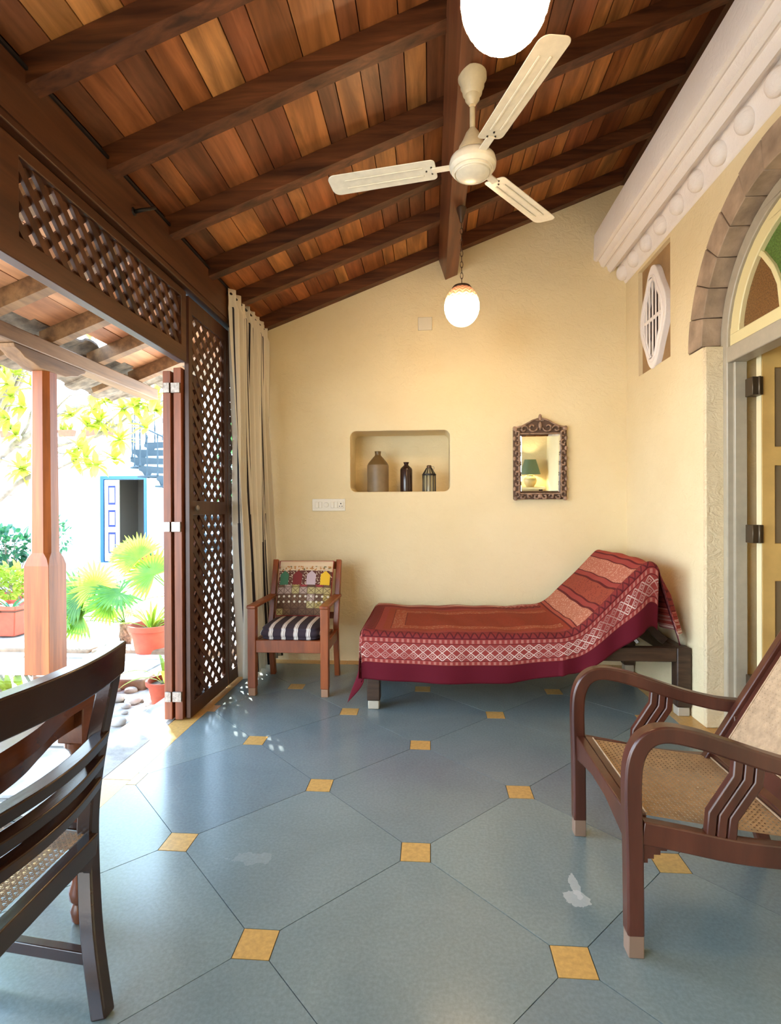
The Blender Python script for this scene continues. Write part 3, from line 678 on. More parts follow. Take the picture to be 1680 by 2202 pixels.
struct(MB().box((-9.1, 14.25, -.3), (-8.98, 16, 3)).build('dim_room_left', M['interior'])); struct(MB().box((-6.9, 14.25, -.3), (-6.8, 16, 3)).build('dim_room_right', M['interior']))
struct(MB().box((-9.1, 14.25, 2.9), (-6.8, 16, 3.0)).build('dim_room_top', M['interior'])); struct(MB().box((-9.1, 14.25, -.3), (-6.8, 16, -.1)).build('dim_room_floor', M['interior']))
# terrace edge with red planters
te = struct(MB().box((-16, 14.6, 3.28), (-3.2, 14.8, 3.42)).build('terrace_edge', M['outwall']))
struct(MB().box((-16, 14.9, -.3), (-3.2, 15.0, 3.3)).build('upper_wall', M['outwall'])) if False else None

# ------------------------------------------------------------------ plants
def pot(name, label, c, r, h, cat='pot', square=False, group=None, tagit=True, mat=None):
    t = thing(name, label, cat, c, group); c = Vector(c)
    if square:
        b = MB(); rr = [(r*.72, 0), (r*.98, h*.86), (r*1.08, h*.86), (r*1.08, h)]; v = []
        for q, z in rr:
            v += [(c.x-q, c.y-q, c.z+z), (c.x+q, c.y-q, c.z+z), (c.x+q, c.y+q, c.z+z), (c.x-q, c.y+q, c.z+z)]
        f = [(i*4+k, i*4+(k+1)%4, (i+1)*4+(k+1)%4, (i+1)*4+k) for i in range(3) for k in range(4)]+[(3,2,1,0)]
        b.add(v, f).build('body', mat or M['terra'], t, bevel=.01, fix=False)
        MB().box((c.x-r*.98, c.y-r*.98, c.z+h*.8), (c.x+r*.98, c.y+r*.98, c.z+h*.84)).build('soil', M['soil'], t)
    else:
        MB().lathe(c, [(r*.66, 0), (r*.72, .01), (r*.95, h*.82), (r*1.08, h*.84), (r*1.1, h), (r*.98, h), (r*.92, h*.86), (r*.9, h*.8)], 24, cap=True).build('body', mat or M['terra'], t, smooth='angle')
        MB().lathe(c, [(r*.9, h*.82), (r*.3, h*.86)], 16).build('soil', M['soil'], t)
    return t
def blade(mb, p, d, L, w, droop, n=5, side=None):
    p = Vector(p); d = Vector(d).normalized(); sd_ = d.cross(Vector((0, 0, 1)))
    if sd_.length < .05: sd_ = Vector((1, 0, 0))
    sd_.normalize()
    if side is not None: sd_ = Vector(side).normalized()
    L_, R_, C_ = [], [], []
    q = p.copy(); dd = d.copy()
    for i in range(n+1):
        t = i/n; ww = w*(math.sin(PI*min(1, t*.82+.18))**.8)*(1 if i < n else .02)
        nn = sd_.cross(dd).normalized()
        L_.append(q-sd_*ww/2+nn*ww*.12); R_.append(q+sd_*ww/2+nn*ww*.12); C_.append(q.copy())
        q = q+dd*(L/n); dd = (dd+Vector((0, 0, -droop/n))).normalized()
    v = []; f = []
    for a, c_, b in zip(L_, C_, R_): v += [a, c_, b]
    for i in range(n): f += [(i*3, i*3+1, i*3+4, i*3+3), (i*3+1, i*3+2, i*3+5, i*3+4)]
    mb.add(v, f)
def fan_leaf(par, base, hub, normal, R_, spread=5.2, nl=26, mat=None, droop=.5, name='leaf'):
    """one palmate leaf: stalk and a fan of blades, joined into one leaf"""
    base, hub = Vector(base), Vector(hub); mb = MB()
    mb.tube([base, base.lerp(hub, .5)+Vector((0, 0, .03)), hub], .006, 5)
    nrm = Vector(normal).normalized(); fwd = (hub-base); fwd -= nrm*fwd.dot(nrm)
    if fwd.length < .01: fwd = Vector((0, 0, 1))-nrm*nrm.z
    fwd.normalize(); sd_ = nrm.cross(fwd)
    for k in range(nl):
        a = (k/(nl-1)-.5)*spread; d = fwd*math.cos(a)+sd_*math.sin(a)+nrm*.12
        blade(mb, hub, d, R_*random.uniform(.85, 1.05)*(1-.12*abs(a)/PI), R_*.13, droop*random.uniform(.6, 1.2), 5, nrm.cross(d))
    return mb.build(name, mat or M['palm'], par, fix=False)
def at_t(px, py, Y): return at(px, py, Y)
# palm in the courtyard
tb = Vector((-3.32, 5.6, -.19))
palm = thing('fan_palm', 'low fan palm with a shaggy brown trunk behind the dark chair', 'palm', tb)
MB().tube([tb, tb+Vector((.02, 0, .12)), tb+Vector((0, 0, .26))], .07, 10, [1, 1.1, .8]).build('trunk', M['trunk'], palm, smooth=True)
crown = tb+Vector((0, 0, .26))
for hubpx, nr, R_, mt in (((174, 1325), (.15, -1, .35), .31, 'palm'), ((172, 1285), (0, -.9, .2), .34, 'palm'), ((235, 1300), (.4, -.6, .6), .28, 'palm'), ((140, 1340), (-.5, -.6, .6), .26, 'palm'), ((205, 1262), (.2, -1, .1), .30, 'lime'), ((255, 1275), (.3, -.5, .9), .32, 'palm')):
    h = at(*hubpx, 5.35); fan_leaf(palm, crown, h, nr, R_, 4.6, 26, M[mt], .6)
palm2 = thing('fan_palm', 'taller fan palm with a glowing backlit yellow leaf by the shutter posts', 'palm', (-2.95, 6.0, -.19))
b0 = Vector((-2.95, 6.0, -.19)); MB().tube([b0, b0+Vector((0, 0, .5))], .05, 8).build('trunk', M['trunk'], palm2, smooth=True)
for hubpx, nr, R_, sp, mt in (((300, 1200), (.2, -1, .3), .33, 3.4, 'lime'), ((330, 1235), (.2, -.8, .6), .38, 4.2, 'palm'), ((265, 1195), (-.2, -.9, .4), .2, 2.0, 'lime'), ((280, 1300), (-.2, -.6, .8), .28, 4, 'lime')):
    fan_leaf(palm2, b0+Vector((0, 0, .5)), at(*hubpx, 5.9), nr, R_, sp, 26, M[mt], .4)
def spiky(par, c, n, L, w, mat, el=(0.5, 1.3), droop=1.0, cnt_name='leaf'):
    for k in range(n):
        a = random.uniform(0, 2*PI); e = random.uniform(*el)
        mb = MB(); blade(mb, Vector(c)+Vector((math.cos(a)*.02, math.sin(a)*.02, 0)), (math.cos(a)*math.cos(e), math.sin(a)*math.cos(e), math.sin(e)), L*random.uniform(.7, 1.1), w, droop, 6)
        mb.build(cnt_name, mat, par, fix=False)
def bush(par, c, R_, n, lsize, mat, sc=(1, 1, 1), nstem=5, base=None):
    c = Vector(c); base = Vector(base) if base is not None else c-Vector((0, 0, R_*sc[2]))
    mb = MB()
    for k in range(nstem):
        e = c+Vector([random.uniform(-.6, .6)*R_*sc[i] for i in range(3)]); mb.tube([base, base.lerp(e, .5)+Vector((random.uniform(-.03, .03), 0, .02)), e], .008, 5)
    mb.build('stem', M['bark'], par)
    lb = MB()
    for k in range(n):
        while True:
            q = Vector([random.uniform(-1, 1) for _ in range(3)])
            if q.length <= 1: break
        p = c+Vector((q.x*R_*sc[0], q.y*R_*sc[1], q.z*R_*sc[2])); d = (q+Vector((random.uniform(-.6, .6), random.uniform(-.6, .6), random.uniform(-.3, .7)))).normalized()
        blade(lb, p, d, lsize*random.uniform(.7, 1.2), lsize*.5, .8, 3)
    stuff(lb.build('foliage', mat, par, fix=False))
# potted plants
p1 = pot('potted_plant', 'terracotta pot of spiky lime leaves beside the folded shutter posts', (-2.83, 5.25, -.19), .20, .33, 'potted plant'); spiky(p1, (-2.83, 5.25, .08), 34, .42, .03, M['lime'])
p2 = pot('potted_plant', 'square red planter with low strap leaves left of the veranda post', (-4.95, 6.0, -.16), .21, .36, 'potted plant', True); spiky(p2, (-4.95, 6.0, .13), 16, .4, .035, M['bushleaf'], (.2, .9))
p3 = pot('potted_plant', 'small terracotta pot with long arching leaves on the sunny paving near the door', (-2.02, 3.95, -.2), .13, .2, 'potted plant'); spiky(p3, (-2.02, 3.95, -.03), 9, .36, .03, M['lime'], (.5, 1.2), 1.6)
p4 = pot('potted_plant', 'red pot glimpsed between the dark chair post and the table corner', (-2.62, 4.05, -.2), .15, .22, 'potted plant'); spiky(p4, (-2.62, 4.05, 0.0), 8, .2, .02, M['palm'], (.3, 1.0))
p5 = pot('potted_plant', 'far terracotta pot on the platform before the blue doorway', (-7.15, 13.2, -.2), .22, .36, 'potted plant'); spiky(p5, (-7.15, 13.2, .1), 14, .3, .04, M['bushleaf'])
p6 = pot('potted_plant', 'dark leaved bush rising at the left edge of the courtyard', (-6.05, 7.4, -.2), .22, .3, 'potted plant'); bush(p6, at(18, 1175, 7.4), .38, 260, .13, M['bushleaf'], (1, .8, .7), 7, (-6.05, 7.4, .06))
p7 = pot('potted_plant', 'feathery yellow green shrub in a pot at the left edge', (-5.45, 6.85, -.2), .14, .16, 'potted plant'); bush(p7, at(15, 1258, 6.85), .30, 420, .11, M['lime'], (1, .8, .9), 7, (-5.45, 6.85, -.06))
p8 = pot('potted_plant', 'spiky yellow fan leaves in a brown pot just left of the post', at(62, 1255, 9.0), .18, .22, 'potted plant'); c8 = at(60, 1235, 9.0); spiky(p8, c8, 30, .45, .035, M['lime'], (.2, 1.3), .4)
p8.location.z = -.2; 
wp = pot('potted_plant', 'slim wall shrub with small round leaves right of the post', (-7.8, 10.2, -.2), .16, .25, 'potted plant'); bush(wp, at(132, 1150, 10.0), .36, 70, .10, M['bushleaf'], (.45, .4, 1.0), 4, (-7.8, 10.2, 0))
# planters on the terrace
def planter(px0, px1, label):
    a, b_ = at(px0, 930, 14.7), at(px1, 930, 14.7); z = 3.42
    t = thing('terrace_planter', label, 'planter', ((a.x+b_.x)/2, 14.7, z), 'red planters along the terrace edge')
    c = MB(); cx = (a.x+b_.x)/2; w = (b_.x-a.x)/2
    c.add([(cx-w*.85, 14.62, z), (cx+w*.85, 14.62, z), (cx+w*.85, 14.78, z), (cx-w*.85, 14.78, z), (cx-w, 14.6, z+.2), (cx+w, 14.6, z+.2), (cx+w, 14.8, z+.2), (cx-w, 14.8, z+.2)], [(0,3,2,1),(4,5,6,7),(0,1,5,4),(1,2,6,5),(2,3,7,6),(3,0,4,7)])
    c.build('trough', M['terra'], t)
    lb = MB()
    for k in range(40):
        blade(lb, (cx+random.uniform(-w, w), 14.7, z+.18), (random.uniform(-.5, .5), random.uniform(-.4, .4), 1), random.uniform(.15, .4), .05, .8, 4)
    stuff(lb.build('foliage', M['lime'], t, fix=False))
planter(4, 36, 'leftmost red planter on the far terrace edge, left of the post'); planter(128, 160, 'red planter on the far terrace just right of the post')
planter(178, 206, 'middle red planter on the far terrace among the branches'); planter(222, 248, 'rightmost red planter on the far terrace edge')
# frangipani tree
tree = thing('frangipani_tree', 'frangipani tree with pale bare branches and rosettes of long leaves over the courtyard', 'tree', (-6.2, 6.6, -.2))
br = MB(); root = Vector((-6.2, 6.6, -.2)); fork = Vector((-6.0, 6.6, 1.5))
br.tube([root, (-6.15, 6.6, .7), fork], .11, 10, [1.2, 1, .9])
tips = []
def branch(pts, r, n=7):
    pts = [Vector(p) for p in pts]; sc_ = [1-.65*i/(len(pts)-1) for i in range(len(pts))]; br.tube(pts, r, n, sc_); tips.append((pts[-1], (pts[-1]-pts[-2]).normalized())); return pts
branch([fork, at(0, 982, 6.5), at(40, 950, 6.5), at(73, 928, 6.5), at(100, 905, 6.5), at(150, 880, 6.6), at(205, 868, 6.7)], .055)
branch([fork, at(0, 1073, 6.2), at(35, 1040, 6.2), at(73, 1021, 6.2), at(120, 1008, 6.2), at(165, 988, 6.2)], .045)
branch([at(73, 960, 6.5), at(117, 960, 6.5), at(152, 950, 6.5), at(208, 938, 6.5), at(254, 913, 6.5), at(292, 886, 6.5), at(340, 868, 6.5)], .032)
branch([at(208, 938, 6.5), at(228, 912, 6.5), at(265, 880, 6.4), at(300, 862, 6.3)], .018)
branch([at(117, 972, 6.5), at(140, 975, 6.4), at(160, 962, 6.3), at(182, 930, 6.3), at(190, 910, 6.3)], .018)
branch([at(30, 960, 6.5), at(60, 966, 6.4), at(80, 965, 6.3)], .02)
branch([at(40, 950, 6.5), at(60, 915, 6.5), at(72, 870, 6.5), at(70, 830, 6.5)], .022)
branch([at(6, 985, 6.5), at(30, 1000, 6.3), at(52, 1010, 6.2)], .02)
branch([at(0, 860, 6.5), at(20, 825, 6.5), at(40, 800, 6.5)], .02)
branch([at(100, 905, 6.5), at(128, 870, 6.4), at(150, 850, 6.3), at(210, 845, 6.2)], .018)
# added unseen crown above the eave, keeps sun off the floor inside
crc = Vector((-5.0, 6.72, 4.25))
for k in range(16):
    a = 2*PI*k/16; e = crc+Vector((math.cos(a)*random.uniform(.4, .8), math.sin(a)*random.uniform(.4, .9), random.uniform(-.3, .4)))
    branch([fork+Vector((0, 0, .2)), fork.lerp(e, .5)+Vector((-.2, 0, .35)), e], .04)
br.build('branches', M['bark'], tree, smooth=True)
lv = MB()
def rosette(c, d, n=11, L=.24, w=.075):
    d = Vector(d).normalized(); t = d.orthogonal().normalized(); b_ = d.cross(t)
    for k in range(n):
        a = 2*PI*k/n+random.uniform(-.2, .2); e = random.uniform(.1, .9)
        dd = (t*math.cos(a)+b_*math.sin(a))*math.cos(e)+d*math.sin(e)
        blade(lv, Vector(c)-d*random.uniform(0, .06), dd, L*random.uniform(.75, 1.15), w, .55, 4)
for p, d in tips: rosette(p, d)
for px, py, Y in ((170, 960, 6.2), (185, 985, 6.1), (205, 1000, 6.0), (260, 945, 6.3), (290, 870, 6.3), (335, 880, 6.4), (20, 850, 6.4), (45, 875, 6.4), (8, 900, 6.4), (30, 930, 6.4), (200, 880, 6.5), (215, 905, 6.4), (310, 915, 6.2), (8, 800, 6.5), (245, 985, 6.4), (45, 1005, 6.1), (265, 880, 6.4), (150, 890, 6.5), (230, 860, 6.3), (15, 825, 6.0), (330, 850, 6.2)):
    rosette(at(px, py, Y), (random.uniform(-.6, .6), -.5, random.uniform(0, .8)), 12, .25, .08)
for k in range(230):  # dense leaves filling the added crown so it blocks the sun
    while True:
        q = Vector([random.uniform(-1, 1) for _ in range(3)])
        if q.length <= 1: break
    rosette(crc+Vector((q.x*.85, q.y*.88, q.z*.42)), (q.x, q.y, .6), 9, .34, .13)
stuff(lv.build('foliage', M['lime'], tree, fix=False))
# hanging pot on the branch
hp = thing('hanging_pot', 'grey rounded pot hanging on two cords from the frangipani branch', 'hanging pot', at(20, 1050, 6.6)); c = at(20, 1050, 6.6)
MB().lathe(c-Vector((0, 0, .10)), [(.03, 0), (.09, .03), (.105, .09), (.08, .15), (.03, .19), (.02, .24)], 14).build('body', plain('grey_gourd', (.28, .22, .19), .8, nscale=20), hp, smooth=True)
top = at(20, 990, 6.6)
for s in (-1, 1): MB().tube([c+Vector((s*.09, 0, .02)), top], .006, 5).build('cord', M['bark'], hp)
# garden greenery behind the lattice (seen through it)
hb = thing('garden_shrub', 'dense green shrub seen only through the lattice holes', 'shrub', (-2.9, 8.4, -.2)); bush(hb, (-2.9, 8.4, 2.0), .62, 420, .20, M['bushleaf'], (.8, .6, 1.25), 10, (-2.9, 8.4, -.2))

# spiral staircase
stair = thing('spiral_staircase', 'blue grey cast iron spiral staircase with balusters across the courtyard', 'staircase', (-5.9, 12.4, -.2))
sc0 = Vector((-5.75, 12.4, 0)); MB().tube([sc0+Vector((0, 0, -.2)), sc0+Vector((0, 0, 4.3))], .05, 10).build('centre_pole', M['ironblue'], stair, smooth=True)
ns = 15
for k in range(ns):
    a = math.radians(-60 - k*24+0)+PI*1.0; z = .0+k*.225; a2 = a-math.radians(26)
    R0 = 1.25; b = MB()
    P = [sc0+Vector((math.cos(t)*r, math.sin(t)*r, z)) for t, r in ((a, .05), (a, R0), ((a+a2)/2, R0), (a2, R0), (a2, .05))]
    b.prism(P, (0, 0, .035)); tr_ = b.build('tread', M['ironblue'], stair)
    sb = MB(); P = [sc0+Vector((math.cos(a)*r, math.sin(a)*r, z-h)) for r, h in ((.06, 0), (R0, 0), (R0, .07), (R0-.08, .1), (R0-.16, .22), (R0-.24, .24), (R0-.3, .12), (.3, .1), (.06, .1))]
    sb.prism(P, Vector((-math.sin(a)*.02, math.cos(a)*.02, 0))).build('riser', M['ironblue'], tr_)
    for t, h in ((a, .95), (a*.5+a2*.5, .95)):
        q = sc0+Vector((math.cos(t)*(R0-.04), math.sin(t)*(R0-.04), z))
        MB().lathe(q, [(.014, 0), (.026, .04), (.012, .12), (.018, .2), (.012, .3), (.024, .42), (.012, .52), (.012, .82), (.024, .86), (.008, .92)], 8).build('baluster', M['ironblue'], tr_)
hr = MB().tube([sc0+Vector((math.cos(math.radians(120-k*6))*1.21, math.sin(math.radians(120-k*6))*1.21, .92+k*.225/4)) for k in range(ns*4)], .02, 6).build('handrail', M['ironblue'], stair, smooth=True)

# ------------------------------------------------------------------ ceiling fan
FX, FY = 0.195, 2.43
fan = thing('ceiling_fan', 'aged white three bladed ceiling fan hanging from the wooden beam', 'ceiling fan', (FX, FY, 3.23))
MB().lathe((FX, FY, 0), [(.052, 3.238), (.063, 3.228), (.064, 3.208), (.054, 3.190), (.053, 3.172), (.046, 3.162), (.043, 3.142), (.034, 3.132), (.032, 3.115), (.022, 3.102), (.014, 3.09)], 28).build('canopy', M['enamel2'], fan, smooth='angle')
MB().lathe((FX, FY, 0), [(.012, 2.86), (.012, 3.08)], 14).build('rod', M['enamel2'], fan, smooth='angle')
MB().lathe((FX, FY, 0), [(.016, 2.985), (.030, 2.965), (.045, 2.93), (.062, 2.90), (.068, 2.88), (.05, 2.87)], 24).build('coupling_cover', M['enamel2'], fan, smooth='angle')
MB().lathe((FX, FY, 0), [(.05, 2.868), (.085, 2.862), (.100, 2.848), (.105, 2.828), (.103, 2.812), (.094, 2.802), (.092, 2.796), (.086, 2.795)], 36).build('motor', M['enamel'], fan, smooth='angle')
MB().lathe((FX, FY, 0), [(.086, 2.80), (.085, 2.788), (.080, 2.783), (.077, 2.789), (.073, 2.781), (.05, 2.771), (.02, 2.766), (.001, 2.765)], 36).build('motor_cap', M['enamel'], fan, smooth='angle')
for a in (170, 290, 50):
    a = math.radians(a); dx, dy = math.cos(a), math.sin(a); px_, py_ = -dy, dx
    def q(r, s, z): return (FX+dx*r+px_*s, FY+dy*r+py_*s, z)
    r0, r1 = .165, .675; wv = lambda t: .058+.004*t
    outl = []
    for k in range(7): th = PI/2*k/6; outl.append((r0+.02-.02*math.sin(th)*0-.02*math.cos(th)*0-.02+.02*(1-math.sin(th)), wv(0)-.02+.02*math.sin(th)) if False else (r0+.02-.02*math.cos(th), wv(0)-.02+.02*math.sin(th)))
    for k in range(7): th = PI/2*k/6; outl.append((r1-.035+.035*math.sin(th), wv(1)-.035+.035*math.cos(th)))
    full = outl+[(r, -s) for r, s in outl[::-1]]
    tiltz = lambda s: 2.83 + s*0.16
    bl = MB().prism([q(r, s, tiltz(s)) for r, s in full], (0, 0, .004)).build('blade', M['enamel'], fan, bevel=.002, seg=1)
    rb = MB()
    for s in (-.022, .022): rb.sweep([q(r0+.06, s, tiltz(s)-.001), q(r1-.08, s, tiltz(s)-.001)], [(-.004, -.001), (.004, -.001), (.003, -.003), (-.003, -.003)])
    rb.build('rib', M['enamel'], bl)
    MB().bar(q(.10, 0, 2.828), q(.185, 0, 2.828), .035, .006).build('blade_arm', M['enamel'], fan, bevel=.001, seg=1)
    sc_ = MB()
    for r, s in ((.185, .018), (.185, -.018), (.21, 0)): sc_.lathe(q(r, s, tiltz(s)-.004), [(.004, 0), (.004, .006)], 8)
    sc_.build('screws', M['iron'], bl)

# ------------------------------------------------------------------ pendant lamps
def m_globe():
    mt, n, l, b = newmat('lit_pressed_glass'); t = n.new('ShaderNodeTexCoord'); s = n.new('ShaderNodeSeparateXYZ'); l.new(t.outputs['UV'], s.inputs[0])
    u = mathn(n, l, 'MULTIPLY', s.outputs[0], 14.0); tri = mathn(n, l, 'PINGPONG', u, 0.5)
    v = mathn(n, l, 'MULTIPLY_ADD', s.outputs[1], 13.0, mathn(n, l, 'MULTIPLY', tri, 1.5)); w = mathn(n, l, 'PINGPONG', v, 0.5)
    line = ramp(n, [(0.10, (1.0, 1.0, 1.0)), (0.36, (0, 0, 0))]); l.new(w, line.inputs[0])
    hot = ramp(n, [(0.0, (1.0, .70, .36)), (0.38, (1.0, .70, .36)), (0.62, (1.0, .62, .30)), (0.75, (.75, .30, .13)), (0.92, (.5, .18, .08))]); l.new(s.outputs[1], hot.inputs[0])
    colr = mixc(n, l, mathn(n, l, 'MULTIPLY', line.outputs[0], 0.45), hot.outputs[0], (.45, .15, .05))
    stg = ramp(n, [(0.0, (.35,)*3), (0.2, (1.0,)*3), (0.52, (1.0,)*3), (0.64, (.12,)*3), (0.74, (.032,)*3), (0.88, (.014,)*3)]); l.new(s.outputs[1], stg.inputs[0])
    em = mathn(n, l, 'MULTIPLY', mathn(n, l, 'MULTIPLY', stg.outputs[0], 50.0), mathn(n, l, 'MULTIPLY_ADD', line.outputs[0], -0.55, 1.0))
    l.new(colr, b.inputs['Base Color']); l.new(colr, b.inputs['Emission Color']); l.new(em, b.inputs['Emission Strength']); b.inputs['Roughness'].default_value = .2
    return mt
M['globe'] = m_globe()
def globe_mesh(c):
    R_ = .112; b = MB(); prof = []
    for k in range(21):
        th = PI*k/20*0.86+0.0; z = -math.cos(th)*R_*1.18; r = math.sin(th)*R_*(1+.04*math.cos(th)); prof.append((r, z, k/20))
    n_ = 56
    def fn(u, v):
        i = v*20; k = min(19, int(i)); f = i-k; r = prof[k][0]*(1-f)+prof[k+1][0]*f; z = prof[k][1]*(1-f)+prof[k+1][1]*f
        rr = r*(1+.010*math.sin(2*PI*(v*13+1.5*abs(((u*14) % 1)-.5)))); return (c[0]+rr*math.cos(2*PI*u), c[1]+rr*math.sin(2*PI*u), c[2]+z)
    b.grid(fn, 112, 60, lambda u, v: (u, v)); return b
def pendant(c, ztop, hookpt, label):
    t = thing('pendant_lamp', label, 'pendant lamp', (c[0], c[1], ztop), 'glass globe pendant lamps')
    globe_mesh(c).build('glass_globe', M['globe'], t, smooth=True)
    MB().lathe(c, [(.060, .085), (.064, .112), (.055, .125), (.025, .134), (.012, .142)], 24).build('fitting', M['bronze'], t, smooth='angle')
    ch = MB(); z = c[2]+.14; k = 0; L_ = .046
    n_ = max(1, round((hookpt[2]-.10-z)/(L_*.8))); st_ = (hookpt[2]-.10-z)/n_
    for k in range(n_):
        zc = z+st_*(k+.5); pts = []
        for i in range(11):
            a = 2*PI*i/10; x_, y_ = .009*math.cos(a), (st_*.62)*math.sin(a); pts.append((c[0]+(x_ if k % 2 else 0), c[1]+(0 if k % 2 else x_), zc+y_))
        MB().tube(pts, .0022, 5).build('chain_link', M['bronze'], t)
    MB().lathe((hookpt[0], hookpt[1], hookpt[2]-.10), [(.006, 0), (.010, .004), (.018, .04), (.030, .075), (.033, .095), (.02, .10)], 16).build('ceiling_rose', M['bronze'], t, smooth='angle')
    return t
pendant((.208, 3.5, 2.60), 3.2, (.208, 3.5, 3.235), 'lit glass globe pendant hanging near the back wall below the beam end')
pendant((.194, 1.38, 2.588), 3.2, (.194, 1.38, 3.235), 'larger looking lit glass globe pendant cut by the top of the photo')

# ------------------------------------------------------------------ mirror
mir = thing('carved_mirror', 'small mirror in a carved brown wooden frame hanging on the back wall', 'mirror', (.9, 4.50, 1.66))
M['carvedbase'] = plain('carved_wood_ground', (0.10, 0.055, 0.035), 0.7)  # darker copy of the carved wood, shade between the carving put into colour
M['carved'] = plain('carved_wood', (0.33, 0.21, 0.145), 0.4, nscale=30, namp=0.4)  # lighter copy for the relief, highlights put into the colour
mx0, mx1, mz0, mz1 = .735, 1.063, 1.417, 1.898
YM = 4.488
MB().holed([[(.685, 1.365), (1.115, 1.365), (1.115, 1.945), (1.06, 1.955), (1.02, 1.985), (.97, 2.005), (.9, 2.03), (.83, 2.005), (.78, 1.985), (.74, 1.955), (.685, 1.945)], [(mx0, mz0), (mx1, mz0), (mx1, mz1), (mx0, mz1)]], lambda a, b: (a, YM, b), (0, .035, 0)).build('frame', M['carvedbase'], mir, bevel=.004)
MB().holed([[(mx0-.012, mz0-.012), (mx1+.012, mz0-.012), (mx1+.012, mz1+.012), (mx0-.012, mz1+.012)], [(mx0, mz0), (mx1, mz0), (mx1, mz1), (mx0, mz1)]], lambda a, b: (a, YM-.012, b), (0, .02, 0)).build('inner_moulding', M['carved'], mir, bevel=.003)
cv = MB()
def spiral(cx, cz, r, t0, turns, sg, th=.008):
    pts = []
    for k in range(15):
        f = k/14; a = t0+sg*turns*2*PI*f; rr = r*(1-.78*f); pts.append((cx+rr*math.cos(a), YM-.010, cz+rr*math.sin(a)))
    cv.tube(pts, th, 6, [.7+.5*math.sin(PI*k/14) for k in range(15)])
for s in (-1, 1):
    xc = .9+s*.188
    for k in range(7):
        z = 1.41+k*.083; spiral(xc+s*.0, z, .028, PI/2 if k % 2 else -PI/2, .9, s*(1 if k % 2 else -1)); cv.sphere((xc+s*.02, YM-.004, z+.04), .013, 8, 6, (1, .6, 1.4))
    for k in range(3): spiral(.9+s*(.035+.055*k), 1.388, .022, PI if s > 0 else 0, .9, -s if k % 2 else s)
    spiral(.9+s*.062, 1.955, .042, PI*(0 if s < 0 else 1), 1.0, s); spiral(.9+s*.13, 1.94, .034, PI*(0 if s < 0 else 1), 1.0, -s)
    cv.tube([(.9+s*.005, YM-.008, 2.03), (.9+s*.06, YM-.006, 2.012), (.9+s*.11, YM-.004, 1.985), (.9+s*.15, YM-.004, 1.965), (.9+s*.2, YM-.004, 1.955)], .007, 6)
    cv.sphere((.9+s*.20, YM-.003, 1.945), .020, 8, 6, (1, .6, 1)); cv.sphere((.9+s*.20, YM-.003, 1.372), .018, 8, 6, (1, .6, 1))
cv.sphere((.9, YM-.008, 2.035), .018, 10, 8, (.8, .6, 1.6)); cv.sphere((.9, YM-.008, 1.965), .02, 10, 8, (.8, .6, 1.8)); cv.sphere((.9, YM-.006, 1.39), .018, 8, 6, (1.2, .6, 1))
for s in (-1, 1): cv.sphere((.9+s*.022, YM-.006, 2.012), .013, 8, 6, (1.4, .6, .8))
cv.build('carving', M['carved'], mir, smooth=True)
mt, n, l, b = newmat('silvered_glass'); b.inputs['Metallic'].default_value = 1; b.inputs['Roughness'].default_value = 0.01; b.inputs['Base Color'].default_value = (.9, .9, .84, 1); M['mirror'] = mt
bv = .017; g = MB(); yg = YM+.012
o4 = [(mx0, yg, mz0), (mx1, yg, mz0), (mx1, yg, mz1), (mx0, yg, mz1)]; i4 = [(mx0+bv, yg-.004, mz0+bv), (mx1-bv, yg-.004, mz0+bv), (mx1-bv, yg-.004, mz1-bv), (mx0+bv, yg-.004, mz1-bv)]
TY, TZ = 0.0, 0.0
MIRX, MIRZ = -0.052, 0.045      # the hung glass is turned slightly and leans forward
def warp(p): return (p[0], p[1]+(p[0]-.9)*MIRX-(p[2]-1.66)*MIRZ, p[2])
g.add([warp(p) for p in o4+i4], [(4,5,6,7), (0,1,5,4), (1,2,6,5), (2,3,7,6), (3,0,4,7)])
g.build('glass', M['mirror'], mir, label='bevelled mirror glass')

# table lamp and console behind the camera, seen in the mirror
con = thing('console_shelf', 'pale wooden console carrying the table lamp, seen in the mirror', 'console', (.93, -1.45, 0))
MB().box((.35, -1.68, 1.14), (1.55, -1.30, 1.18)).build('top', M['dooredge'], con, bevel=.005)
for x, y in ((.42, -1.62), (.42, -1.36), (1.48, -1.62), (1.48, -1.36)): MB().box((x-.02, y-.02, 0), (x+.02, y+.02, 1.14)).build('leg', M['rose'], con)
tl = thing('table_lamp', 'lit table lamp with green shade and cream pot base, seen in the mirror', 'table lamp', (1.28, -1.48, 1.18))
LXc, LYc, LZ = 1.28, -1.48, 1.18
MB().lathe((LXc, LYc, LZ), [(.07, 0), (.075, .01), (.11, .06), (.125, .11), (.12, .15), (.09, .19), (.06, .205), (.058, .225), (.03, .23), (.012, .24), (.012, .33)], 28).build('base', plain('cream_pottery', (.62, .47, .22), .4), tl, smooth='angle')
mt, n, l, b = newmat('lit_green_shade'); b.inputs['Base Color'].default_value = (.022, .05, .035, 1); b.inputs['Emission Color'].default_value = (.42, .48, .18, 1); b.inputs['Emission Strength'].default_value = .12; M['shade'] = mt
MB().lathe((LXc, LYc, LZ), [(.195, .24), (.105, .52), (.102, .52), (.192, .24)], 32, cap=False).build('shade', M['shade'], tl, smooth='angle')
mt, n, l, b = newmat('lit_bulb'); b.inputs['Emission Color'].default_value = (1, .78, .42, 1); b.inputs['Emission Strength'].default_value = 260; M['bulb'] = mt
MB().sphere((LXc, LYc, LZ+.38), .03, 14, 10, (1, 1, 1.3)).build('bulb', M['bulb'], tl, smooth=True)

